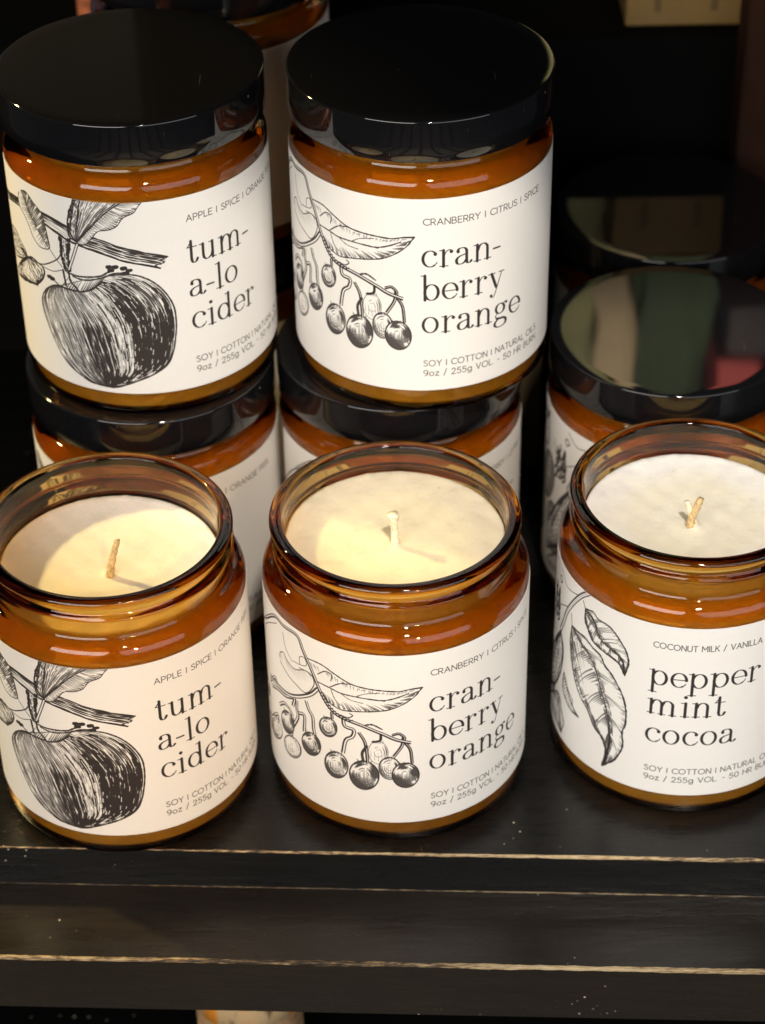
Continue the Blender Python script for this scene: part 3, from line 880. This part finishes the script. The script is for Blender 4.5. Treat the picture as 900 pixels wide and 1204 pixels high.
def cocoa_print():
    pr = Print(11)
    words(pr, 'COCONUT MILK / VANILLA', ['pepper', 'mint', 'cocoa'], 2.95)
    # pods and leaves that wrap away to the left
    def pod(cx, cy, rx, ry, ang, tn):
        a = np.linspace(0, 2 * np.pi, 40)
        ca, sa = math.cos(ang), math.sin(ang)

        def W(x, y):
            return np.stack([cx + x * ca - y * sa, cy + x * sa + y * ca], -1)
        pr.clear(W(rx * np.cos(a), ry * np.sin(a)))
        for k in np.linspace(-1, 1, 13):
            t = np.linspace(-1, 1, 24)
            P = W(k * rx * np.sqrt(np.clip(1 - t * t, 0, 1)), t * ry)
            w = .03 + .05 * tn * (abs(k) > .45) * np.sin(np.linspace(0, np.pi, 24))
            pr.line(P, w, .9)
        for t in np.linspace(-.85, .85, 26):
            if pr.rng.rand() < tn:
                k0 = pr.rng.rand() * 1.4 - 1
                pr.line(W(rx * np.array([k0, k0 + .5]) * math.sqrt(1 - t * t), ry * np.array([t, t + .06])), .04, .8)
    pod(-5.9, 2.9, .75, 1.25, .25, .8)
    pod(-4.9, 4.25, .55, .95, -.3, .95)
    pod(-4.3, 2.6, .5, .95, .1, .7)
    leaf(pr, [(-6.2, 5.0), (-5.6, 5.8), (-4.9, 6.5)], [(-6.2, 5.0), (-6.2, 5.9), (-4.9, 6.5)], [(-6.2, 5.0), (-5.0, 5.3), (-4.9, 6.5)], 26, .026, .9)
    lo = T['p_lo']
    leaf(pr, [lo[0], lo[7], (lo[6][0] - .1, lo[6][1] - .3), lo[3]], [lo[0], lo[1], lo[2], lo[3]], [lo[7], lo[6], lo[5], lo[4], lo[3]], 16, .024, .8)
    sm = T['p_sm']
    leaf(pr, [sm[0], sm[1], sm[3], sm[4]], [sm[0], sm[8], sm[7], sm[6], sm[5], sm[4]], [sm[0], sm[1], sm[2], sm[3], sm[4]], 14, .022, .8)
    pd = T['p_pod']
    pr.clear(pd)
    pr.ruled(pd[:6], [pd[0], pd[8], pd[7], pd[6], pd[5]], 11, .055, lambda t, s: .95 if t < .35 or t > .85 else .3, .3)
    pr.cross(pd[:6], [pd[0], pd[8], pd[7], pd[6], pd[5]], 16, .035, lo=.1, hi=.9, shift=-.15, tone=.85)
    pr.curve(list(pd) + [pd[0]], .04)
    for k in range(26):
        x = -3.75 - .55 * pr.rng.rand(); y = 4.6 + 1.1 * pr.rng.rand()
        pr.curve([(x, y), (x + .12, y + .12), (x + .1, y + .28)], .05 + .05 * pr.rng.rand())
    leaf(pr, T['p_Am'][1:], T['p_Al'], T['p_Ar'], 40, .032, 1.1)
    leaf(pr, T['p_Bm'][1:], T['p_Bl'], T['p_Br'], 60, .034, 1.1)
    for n, w in (('p_t1', .03), ('p_t2', .03), ('p_t3', .03)):
        pr.curve(T[n], w)
    pr.curve(T['p_Am'][:2], .03); pr.curve(T['p_Bm'][:2], .03)
    q = spline(T['p_stem'], 40)
    d = np.gradient(q, axis=0)
    nr = np.stack([-d[:, 1], d[:, 0]], 1) / np.hypot(d[:, 0], d[:, 1])[:, None]
    pr.clear(np.vstack([q + nr * .06, (q - nr * .06)[::-1]]))
    pr.line(q + nr * .06, .035); pr.line(q - nr * .06, .05); pr.line(q, .015, .7)
    pr.curve([(-3.62, 6.1), (-3.7, 6.25), (-3.6, 6.35), (-3.5, 6.22), (-3.62, 6.1)], .045)
    return pr.ink


def label_mat(name, ink):
    img = bpy.data.images.new(name + '_ink', IW, IH, alpha=False, float_buffer=False)
    img.colorspace_settings.name = 'Non-Color'
    buf = np.ones((IH, IW, 4), np.float32)
    buf[:, :, :3] = ink[:, :, None]
    img.pixels.foreach_set(buf.ravel())
    img.update()
    img.pack()
    m, nt, b = mat(name)
    t = nt.nodes.new('ShaderNodeTexImage')
    t.image = img
    t.extension = 'CLIP'
    n = noise(nt, 700, 3, 0.6)
    r = ramp(nt, n.outputs[0], [(0.3, (0.815, 0.79, 0.75)), (0.7, (0.83, 0.805, 0.765))])
    mx = nt.nodes.new('ShaderNodeMixRGB')
    nt.links.new(t.outputs[0], mx.inputs[0])
    nt.links.new(r.outputs[0], mx.inputs[1])
    mx.inputs[2].default_value = (0.035, 0.028, 0.027, 1)
    nt.links.new(mx.outputs[0], b.inputs['Base Color'])
    b.inputs['Roughness'].default_value = 0.55
    b.inputs['Specular IOR Level'].default_value = 0.3
    bump(nt, n.outputs[0], 0.02, 0.0002, b)
    return m


M['apple'] = label_mat('apple_label', apple_print())
M['cranberry'] = label_mat('cranberry_label', cranberry_print())
M['cocoa'] = label_mat('cocoa_label', cocoa_print())

# ------------------------------------------------------------------ mesh helpers


def link(name, verts, faces, material, parent=None, smooth=True, uvs=None):
    me = bpy.data.meshes.new(name)
    me.from_pydata([(x * CM, y * CM, z * CM) for x, y, z in verts], [], faces)
    me.materials.append(material)
    if smooth:
        for p in me.polygons:
            p.use_smooth = True
    if uvs is not None:
        lay = me.uv_layers.new(name='label')
        for lp in me.loops:
            lay.data[lp.index].uv = uvs[lp.vertex_index]
    o = bpy.data.objects.new(name, me)
    C.objects.link(o)
    o.parent = parent
    return o


def revolve(name, prof, material, parent, seg=128, fn=None, smooth=True, close_ends=True):
    """prof: (r, z) list from the inside/bottom axis round to the outside; fn(k, r, z, angle) -> r, z"""
    V, F = [], []
    n = len(prof)
    for i in range(seg):
        a = 2 * math.pi * i / seg
        for k, (r, z) in enumerate(prof):
            if fn:
                r, z = fn(k, r, z, a)
            V.append((r * math.sin(a), -r * math.cos(a), z))
    for i in range(seg):
        j = (i + 1) % seg
        for k in range(n - 1):
            F.append((i * n + k, j * n + k, j * n + k + 1, i * n + k + 1))
    F.append([i * n for i in range(seg)][::-1])
    F.append([i * n + n - 1 for i in range(seg)])
    return link(name, V, F, material, parent, smooth)


def fix_caps(o, angle=40):
    me = o.data
    bm = bmesh.new()
    bm.from_mesh(me)
    bmesh.ops.recalc_face_normals(bm, faces=bm.faces)
    for e in bm.edges:
        if len(e.link_faces) == 2:
            e.smooth = e.calc_face_angle(0) < math.radians(angle)
    bm.to_mesh(me)
    bm.free()
    return o


def bevel_box(name, x0, x1, y0, y1, z0, z1, material, parent=None, bev=0.1, seg=2):
    bm = bmesh.new()
    bmesh.ops.create_cube(bm, size=1)
    for v in bm.verts:
        v.co = Vector(((x0 + x1) / 2 + v.co.x * (x1 - x0), (y0 + y1) / 2 + v.co.y * (y1 - y0), (z0 + z1) / 2 + v.co.z * (z1 - z0))) * CM
    if bev:
        bmesh.ops.bevel(bm, geom=bm.edges[:], offset=bev * CM, segments=seg, profile=0.5, affect='EDGES')
    me = bpy.data.meshes.new(name)
    bm.to_mesh(me)
    bm.free()
    me.materials.append(material)
    o = bpy.data.objects.new(name, me)
    C.objects.link(o)
    o.parent = parent
    return o


def tag(o, label, cat, group=None):
    o['label'] = label
    o['category'] = cat
    if group:
        o['group'] = group
    return o


def rnd(prof_pts, n=5):
    return prof_pts


RB = 3.62           # jar radius
RI = 3.40           # inner radius of the body
RIM_Z = 8.755


def glass_profile(inner_floor):
    """outer wall from the base up to the rim, then down the inside"""
    p = [(0.0, 0.08), (2.8, 0.08), (3.05, 0.02), (3.3, 0.015)]
    for a in np.linspace(-80, 0, 6):
        p.append((RB - 0.22 + 0.22 * math.cos(R_(a)), 0.24 + 0.22 * math.sin(R_(a))))
    for z in (0.9, 2.5, 4.5, 6.3):
        p.append((RB, z))
    # shoulder
    for a in np.linspace(0, 78, 9):
        p.append((RB - 0.42 + 0.42 * math.cos(R_(a)), 6.98 + 0.45 * math.sin(R_(a))))
    p += [(3.24, 7.47), (3.20, 7.55)]
    for z in np.linspace(7.62, 8.40, 14):
        p.append((3.19, z))
    # rim bead
    for a in np.linspace(-80, 90, 10):
        p.append((3.225 + 0.15 * math.cos(R_(a)), 8.615 + 0.14 * math.sin(R_(a))))
    for a in np.linspace(100, 178, 6):
        p.append((3.12 + 0.10 * math.cos(R_(a)), 8.655 + 0.10 * math.sin(R_(a))))
    p += [(2.985, 8.45), (2.975, 8.0), (2.975, 7.35), (3.03, 7.18), (3.22, 6.95), (RI, 6.65), (RI, 3.5), (RI, 0.5)]
    for a in np.linspace(0, -85, 5):
        p.append((RI - 0.14 + 0.14 * math.cos(R_(a)), 0.30 + 0.14 * math.sin(R_(a))))
    p += [(2.0, 0.157), (0.0, 0.155)]
    return p


def thread(k, r, z, a):
    """one and a bit turns of screw thread raised on the neck"""
    if 7.6 < z < 8.41 and r > 3.1:
        for turn in (0, 1):
            t = (a / (2 * math.pi) + THREAD_AT) % 1.0 + turn
            if t > 1.2:
                continue
            zc = 8.22 - 0.30 * t
            fade = min(1, t / 0.08, (1.2 - t) / 0.08)
            d = abs(z - zc) / 0.12
            if d < 1:
                r += 0.18 * fade * (math.cos(d * math.pi) + 1) / 2
    return r, z


THREAD_AT = 0.3
GPROF = glass_profile(0.5)


def make_glass(parent, threaded=True, roof=True):
    o = revolve('glass_jar', GPROF, M['glass'], parent, 160, thread if threaded else None)
    bm = bmesh.new()
    bm.from_mesh(o.data)
    caps = [f for f in bm.faces if len(f.verts) > 4]
    bmesh.ops.delete(bm, geom=caps, context='FACES')
    bmesh.ops.remove_doubles(bm, verts=bm.verts, dist=1e-6)
    bmesh.ops.recalc_face_normals(bm, faces=bm.faces)
    bm.to_mesh(o.data)
    bm.free()
    for p in o.data.polygons:
        p.use_smooth = True
    return o


def make_wax(parent, level, dip=0.05, wob=0.02, seed=0, material='wax'):
    """a block of wax that fills the glass, with a slightly dished, uneven top"""
    rng = random.Random(seed)
    g = 0.012
    prof = [(0, 0.18), (2.0, 0.18), (3.22, 0.185), (3.35, 0.24), (RI - g, 0.34), (RI - g, 3.5), (RI - g, 6.65), (3.22 - g, 6.95), (3.03 - g, 7.18), (2.975 - g, 7.35)]
    prof = [q for q in prof if q[1] < level - .1]
    if level > 7.4:
        prof.append((2.975 - g, level - 0.06))
    prof += [(2.94, level), (2.88, level + 0.015)]
    for r in (2.75, 2.6, 2.4, 2.2, 2.0, 1.8, 1.6, 1.4, 1.2, 1.1, 1.0, .9, .8, .7, .6, .5, .4, .3, .2, .1):
        prof.append((r, level - dip * (1 - (r / 2.88) ** 2)))
    prof.append((0, level - dip))
    ph = [rng.random() * 6.28 for _ in range(4)]

    def fn(k, r, z, a):
        if z > level - 0.2 and r < 2.9:
            z += wob * (math.sin(2 * a + ph[0]) * r / 3 + 0.6 * math.sin(3 * a + ph[1] + r * 2)) * (r / 3)
            dx, dy = r * math.sin(a), -r * math.cos(a) + 0.42
            d2 = dx * dx + dy * dy
            z += 0.10 * math.exp(-d2 / 0.035)
            z += 0.012 * math.sin(7 * dx + ph[2]) * math.sin(6 * dy + ph[3])
            if r > 2.7:
                z += 0.02 * math.sin(17 * a + ph[1]) + 0.015 * math.sin(41 * a + ph[0])
        return r, z
    o = revolve('wax', prof, M[material], parent, 96, fn)
    bm = bmesh.new()
    bm.from_mesh(o.data)
    bmesh.ops.delete(bm, geom=[f for f in bm.faces if len(f.verts) > 4], context='FACES')
    bmesh.ops.remove_doubles(bm, verts=bm.verts, dist=1e-6)
    bmesh.ops.recalc_face_normals(bm, faces=bm.faces)
    bm.to_mesh(o.data)
    bm.free()
    return o


def make_label(parent, material, u_text):
    """paper wrapped round the glass; u_text = arc length from the jar's front to the text's left edge"""
    R0, R1 = RB + 0.006, RB + 0.018
    n, mz = 180, 8
    V, UV, F = [], [], []
    for layer, r in ((0, R1), (1, R0)):
        for i in range(n + 1):
            u = U0 + (U1 - U0) * i / n
            a = (u + u_text) / RB
            for k in range(mz + 1):
                z = Z0 + (Z1 - Z0) * k / mz
                V.append((r * math.sin(a), -r * math.cos(a), z))
                UV.append((i / n, k / mz))
    s = (n + 1) * (mz + 1)

    def idx(l, i, k):
        return l * s + i * (mz + 1) + k
    for i in range(n):
        for k in range(mz):
            F.append((idx(0, i, k), idx(0, i + 1, k), idx(0, i + 1, k + 1), idx(0, i, k + 1)))
            F.append((idx(1, i, k), idx(1, i, k + 1), idx(1, i + 1, k + 1), idx(1, i + 1, k)))
        F.append((idx(0, i, mz), idx(0, i + 1, mz), idx(1, i + 1, mz), idx(1, i, mz)))
        F.append((idx(0, i, 0), idx(1, i, 0), idx(1, i + 1, 0), idx(0, i + 1, 0)))
    for i in (0, n):
        for k in range(mz):
            F.append((idx(0, i, k), idx(0, i, k + 1), idx(1, i, k + 1), idx(1, i, k)))
    o = link('label', V, F, material, parent, True, UV)
    return fix_caps(o)


def make_lid(parent):
    zt, zb, r = 9.0325, 7.83, 3.627
    p = [(0, 8.80), (3.2, 8.80), (3.40, 8.75), (3.40, zb), (r - 0.05, zb), (r, zb + 0.05), (r, 8.3), (r, zt - 0.07)]
    for a in np.linspace(10, 90, 5):
        p.append((r - 0.06 + 0.06 * math.cos(R_(a)), zt - 0.06 + 0.06 * math.sin(R_(a))))
    p += [(3.2, zt - 0.004), (2.0, zt - 0.006), (0.5, zt - 0.006), (0, zt - 0.006)]
    o = revolve('lid', p, M['lid'], parent, 160)
    bm = bmesh.new()
    bm.from_mesh(o.data)
    bmesh.ops.delete(bm, geom=[f for f in bm.faces if len(f.verts) > 4], context='FACES')
    bmesh.ops.remove_doubles(bm, verts=bm.verts, dist=1e-6)
    bmesh.ops.recalc_face_normals(bm, faces=bm.faces)
    bm.to_mesh(o.data)
    bm.free()
    return fix_caps(o, 50)


def make_wick(parent, pts, radii, material, strands=3, twist=1.5):
    """a twisted cotton wick along a bent path (jar space)"""
    P = [Vector(p) for p in pts]
    N = 60
    V, F = [], []
    seg = 24
    rng = random.Random(len(pts) + int(radii[0] * 1000))
    t_ = np.linspace(0, 1, N)
    Q = spline([(p.x, p.z) for p in P], N)
    Qy = np.interp(t_, np.linspace(0, 1, len(P)), [p.y for p in P])
    Rr = np.interp(t_, np.linspace(0, 1, len(radii)), radii)
    for i in range(N):
        c = Vector((Q[i][0], Qy[i], Q[i][1]))
        for j in range(seg):
            a = 2 * math.pi * j / seg
            r = Rr[i] * (0.80 + 0.20 * abs(math.cos(strands * a / 2 + twist * i * 0.16))) * (0.94 + 0.12 * rng.random())
            V.append((c.x + r * math.cos(a), c.y + r * math.sin(a), c.z))
    for i in range(N - 1):
        for j in range(seg):
            k = (j + 1) % seg
            F.append((i * seg + j, i * seg + k, (i + 1) * seg + k, (i + 1) * seg + j))
    F.append(list(range((N - 1) * seg, N * seg)))
    F.append(list(range(seg))[::-1])
    return link('wick', V, F, material, parent)


def jar(x, y, z, kind, u_text, label, group, closed, level=7.6, threaded=True, seed=0, wax='wax'):
    t = bpy.data.objects.new('candle_jar', None)
    C.objects.link(t)
    t.location = Vector((x, y, z)) * CM
    t.empty_display_size = 0.02
    tag(t, label, 'candle', group)
    make_glass(t, threaded)
    make_wax(t, level, seed=seed, material=wax)
    make_label(t, M[kind], u_text)
    if closed:
        make_lid(t)
    return t


# ------------------------------------------------------------------ the shelf
YAW = -0.0494
ZL = 9.0325
Y1, Z2, Y3, Z4 = 43.393, -1.4275, 40.66, -3.4418

shelf = bpy.data.objects.new('display_shelf', None)
C.objects.link(shelf)
tag(shelf, 'black painted wooden shelf with worn tan edges that carries the candles', 'shelf')


def shelf_part(name, prof, material, x0=-32, x1=36, n=1):
    """profile in (y, z), swept along the shelf's own direction"""
    V, F = [], []
    m = len(prof)
    for i in range(n + 1):
        x = x0 + (x1 - x0) * i / n
        for (yy, zz) in prof:
            V.append((x, yy - YAW * 0 + YAW * x * -1.0 * -1.0, zz))
    for i in range(n):
        for k in range(m):
            k2 = (k + 1) % m
            F.append((i * m + k, i * m + k2, (i + 1) * m + k2, (i + 1) * m + k))
    F.append(list(range(m)))
    F.append([n * m + k for k in range(m)][::-1])
    o = link(name, V, F, material, shelf, False)
    bm = bmesh.new()
    bm.from_mesh(o.data)
    bmesh.ops.recalc_face_normals(bm, faces=bm.faces)
    bm.to_mesh(o.data)
    bm.free()
    return o


c = 0.012
g = 0.004
shelf_part('top_board', [(Y1 + c, 0), (Y1, -c), (Y1, Z2 + 0.004), (92, Z2 + 0.004), (92, 0)], M['wood'])
shelf_part('front_ledge', [(Y3 + c, Z2), (Y3, Z2 - c), (Y3, Z4 + c), (Y3 + c, Z4), (91.9, Z4), (91.9, Z2)], M['wood_warm_reflect'])


def worn(yc, zc, w0, w1, seed, lift=0.006, flip=False, material='edge'):
    """bare worn wood along an arris, its width uneven from end to end"""
    rng = random.Random(seed)
    V, F = [], []
    n = 500
    a = b = 0.0
    for i in range(n + 1):
        x = -32 + 68 * i / n
        k = min(1, max(0, (x + 10) / 22))
        w = w0 + (w1 - w0) * k
        a = a * .8 + (rng.random() - .5) * w * .30
        b = b * .8 + (rng.random() - .5) * w * .30
        y = yc + YAW * x
        wt = max(0.015, w + a)
        wf = max(0.015, w + b)
        if flip:
            ring = [(y - lift, zc + wf), (y - lift - .004, zc + wf * .5), (y - wt * .5, zc + lift), (y + .03, zc - .03), (y + .03, zc + wf)]
        else:
            ring = [(y + wt, zc + lift), (y + .006, zc + lift - .001), (y - lift + .001, zc - .008), (y - lift, zc - wf), (y + wt, zc - wf)]
        V += [(x, yy, zz) for yy, zz in ring]
    for i in range(n):
        for q in range(5):
            r = (q + 1) % 5
            F.append((i * 5 + q, i * 5 + r, (i + 1) * 5 + r, (i + 1) * 5 + q))
    F += [[0, 1, 2, 3, 4], [n * 5 + 4, n * 5 + 3, n * 5 + 2, n * 5 + 1, n * 5]]
    o = link('worn_edge', V, F, M[material], shelf, False)
    return fix_caps(o, 5)


worn(Y1, 0, 0.025, 0.075, 1)
worn(Y3, Z2, 0.075, 0.095, 2)
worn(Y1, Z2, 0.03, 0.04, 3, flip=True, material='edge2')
shelf_part('lower_board', [(42, -12), (42, -13.5), (92, -13.5), (92, -12)], M['wood'])

# ------------------------------------------------------------------ the candles
gf = 'open candles in the front row'
F1 = jar(-7.3271, 47.1251, 0, 'apple', 1.33, 'open apple cider candle at the left end of the front row, single bent wick', gf, False, 7.5, seed=1, wax='waxlifted')
F2 = jar(0.3521, 47.4332, 0, 'cranberry', 0.84, 'open cranberry orange candle in the middle of the front row, straight pale wick', gf, False, 7.95, seed=2, wax='waxcream')
F3 = jar(8.4575, 48.2908, 0, 'cocoa', -1.38, 'open peppermint cocoa candle at the right end of the front row', gf, False, 7.75, seed=3, wax='waxwhite')
gm = 'lidded candles standing on the shelf'
jar(-6.70, 55.0, 0, 'apple', 0.4, 'lidded candle directly under the upper apple cider candle', gm, True, seed=4)
jar(0.60, 55.39, 0, 'cranberry', 2.0, 'lidded candle directly under the upper cranberry orange candle', gm, True, seed=5)
jar(8.6993, 55.8487, 0, 'cocoa', -0.2, 'lidded candle right behind the open peppermint cocoa candle, colours mirrored in its lid', gm, True, seed=6)
jar(-5.1, 63.2, 0, 'apple', -6.0, 'lidded candle at the back left under the dim upper candle', gm, True, seed=7)
bx = bevel_box('olive_carton', -0.6, 5.35, 61.4, 67.2, 0.02, 8.4, M['carton'], None, 0.08)
tag(bx, 'dark olive brown carton showing as a narrow strip right of the middle stack', 'carton')
jar(9.45, 63.25, 0, 'cocoa', -0.6, 'rearmost lidded candle at the right, blurred, behind the lid with mirrored colours', gm, True, seed=9)
gu = 'lidded candles stacked on other candles'
jar(-6.5883, 55.2987, ZL, 'apple', 1.56, 'lidded apple cider candle on top of the left stack', gu, True, seed=10)
jar(1.2454, 55.219, ZL, 'cranberry', -0.04, 'lidded cranberry orange candle on top of the middle stack', gu, True, seed=11)
jar(-5.0, 64.0, ZL, 'apple', -6.2, 'dark shaded candle stacked at the back, seen between the two upper candles', gu, True, seed=12)

# wicks
make_wick(F1, [(0.06, -0.62, 7.40), (0.10, -0.60, 7.75), (0.19, -0.57, 8.10), (0.34, -0.55, 8.60)], [.13, .105, .095, .085], M['wick'])
make_wick(F2, [(0.0, -0.40, 7.84), (-0.02, -0.38, 8.25), (-0.03, -0.36, 8.55), (-0.06, -0.35, 8.93)], [.14, .10, .10, .17], M['wickpale'])
make_wick(F3, [(-0.12, -0.40, 7.66), (-0.10, -0.40, 8.0), (0.0, -0.38, 8.3), (0.10, -0.36, 8.62)], [.13, .115, .11, .10], M['wick'], 4, 2.0)
make_wick(F3, [(0.0, -0.36, 7.66), (-0.08, -0.32, 8.0), (-0.16, -0.30, 8.25), (-0.24, -0.28, 8.48)], [.16, .12, .10, .08], M['wickpale'], 4, 2.4)

# ------------------------------------------------------------------ what stands behind and below
b = bevel_box('back_panel', -90, 90, 92.2, 94, -14, 75, M['dark'], None, 0.2)
b['kind'] = 'structure'
fl = bevel_box('shop_floor', -150, 150, -320, 120, -97, -95, M['floor'], None, 0)
fl['kind'] = 'structure'
for k in range(7):
    x = -105 + 33 * k
    st_ = bevel_box('floorboard', x, x + 9, -320, -30, -95, -94.5, M['floordark'], fl, 0)
us = bevel_box('shade_board', -24, 44, 39, 91.9, 34.5, 36.5, M['wood'], None, 0.1)  # unseen board added to keep the downlight off the back row
tag(us, 'unseen black board added above the candles to shade the back', 'shelf')
riser = bevel_box('display_riser', -34, 38, 69.2, 91, 0.02, 12.1, M['dark'], None, 0.15)
tag(riser, 'black display riser standing behind the candles', 'riser')
post = bevel_box('wooden_post', 12.15, 16.5, 67.3, 69.0, 0.02, 15.6, M['post'], None, 0.15)
tag(post, 'dark red brown wooden post at the right edge behind the candles', 'post')

crate = bpy.data.objects.new('kraft_box', None)
C.objects.link(crate)
crate.location = Vector((10.55, 71.5, 12.1)) * CM
tag(crate, 'small tan kraft box with dark print standing on the riser at the top right', 'box')
bevel_box('box_body', -2.05, 2.1, -1.5, 1.5, 0.02, 2.6, M['tan'], crate, 0.08)
bevel_box('box_lid', -2.12, 2.17, -1.57, 1.57, 2.6, 3.3, M['tan'], crate, 0.08)
for x in (-1.0, 0.9):
    bevel_box('printed_mark', x - .10, x + .14, -1.512, -1.498, 0.55, 1.6, M['ink'], crate, 0)
sachet = bevel_box('red_sachet', -9.95, -8.65, 70.2, 70.9, 12.12, 15.0, M['sachet'], None, 0.15)
tag(sachet, 'small red and orange sachet on the riser behind the left stack', 'sachet')


def pouch(name, x0, x1, y0, y1, z0, z1, material, label, seed):
    """a soft upright bag with a puckered mouth"""
    rng = random.Random(seed)
    V, F = [], []
    seg, n = 48, 44
    ph = [rng.random() * 6.28 for _ in range(6)]
    for k in range(n + 1):
        t = k / n
        w = (0.86 + 0.14 * math.sin(math.pi * min(1, t * 1.3))) * (1 - 0.35 * max(0, t - 0.75) / 0.25)
        for i in range(seg):
            a = 2 * math.pi * i / seg
            e = 0.55
            cx = math.copysign(abs(math.cos(a)) ** e, math.cos(a))
            cy = math.copysign(abs(math.sin(a)) ** e, math.sin(a))
            f = 1 + 0.05 * math.sin(5 * a + ph[0] + 9 * t) + 0.04 * math.sin(9 * a + ph[1] - 15 * t) + 0.08 * math.sin(2 * a + ph[2] + 17 * t) + 0.05 * math.sin(31 * t + ph[3])
            V.append(((x0 + x1) / 2 + 0.22 * math.sin(11 * t + ph[4]) + 0.12 * math.sin(23 * t + ph[5]) + cx * w * f * (x1 - x0) / 2, (y0 + y1) / 2 + cy * w * f * (y1 - y0) / 2, z0 + (z1 - z0) * t))
    for k in range(n):
        for i in range(seg):
            j = (i + 1) % seg
            F.append((k * seg + i, k * seg + j, (k + 1) * seg + j, (k + 1) * seg + i))
    F.append(list(range(seg))[::-1])
    F.append([n * seg + i for i in range(seg)])
    o = link(name, V, F, material, None)
    fix_caps(o, 60)
    return tag(o, label, 'bag')


pouch('green_bag', 9.95, 13.5, 75.2, 78.2, 12.12, 31, M['green'], 'tall dark green cloth bag on the riser behind the kraft box', 3)
pouch('olive_bag', 7.1, 9.3, 75.2, 78.0, 12.12, 30, M['olive'], 'tall olive and tan paper bag on the riser left of the green bag', 5)
pouch('tan_bag', 8.6, 10.1, 74.2, 75.1, 12.12, 28, M['paper'], 'narrow crumpled tan paper bag on the riser in front of the olive and green bags', 12)
pb = bevel_box('plum_box', 13.9, 20, 75.2, 79, 12.12, 22.6, M['plum'], None, 0.15)
tag(pb, 'dark plum box on the riser right of the green bag', 'box')
rb = bevel_box('red_box', 13.55, 15.2, 75.0, 78, 22.62, 25.8, M['red'], None, 0.12)
tag(rb, 'small red box standing on the dark plum box', 'box')
bb = bevel_box('brown_box', -15.5, -8.6, 75.2, 80, 12.12, 33, M['brown'], None, 0.15)
tag(bb, 'tall brown cardboard box on the riser at the left', 'box')
pouch('blue_bag', -21.5, -15.8, 75.0, 79, 12.12, 32, M['blue'], 'blue grey cloth bag on the riser at the far left', 8)

tin = bpy.data.objects.new('small_tin', None)
C.objects.link(tin)
tin.location = Vector((-4.3, 45.3, -12)) * CM
tag(tin, 'small rounded tin with mottled beige and orange wrap on the lower shelf', 'tin')
o = revolve('tin_body', [(0, 0.02), (1.55, 0.02), (1.62, 0.1), (1.62, 4.3), (1.5, 4.4), (0, 4.4)], M['wrap'], tin, 64)
fix_caps(o)
o = revolve('tin_lid', [(0, 4.41), (1.66, 4.41), (1.70, 4.46), (1.70, 5.2), (1.62, 5.32), (1.2, 5.38), (0, 5.38)], M['orange'], tin, 64)
fix_caps(o)
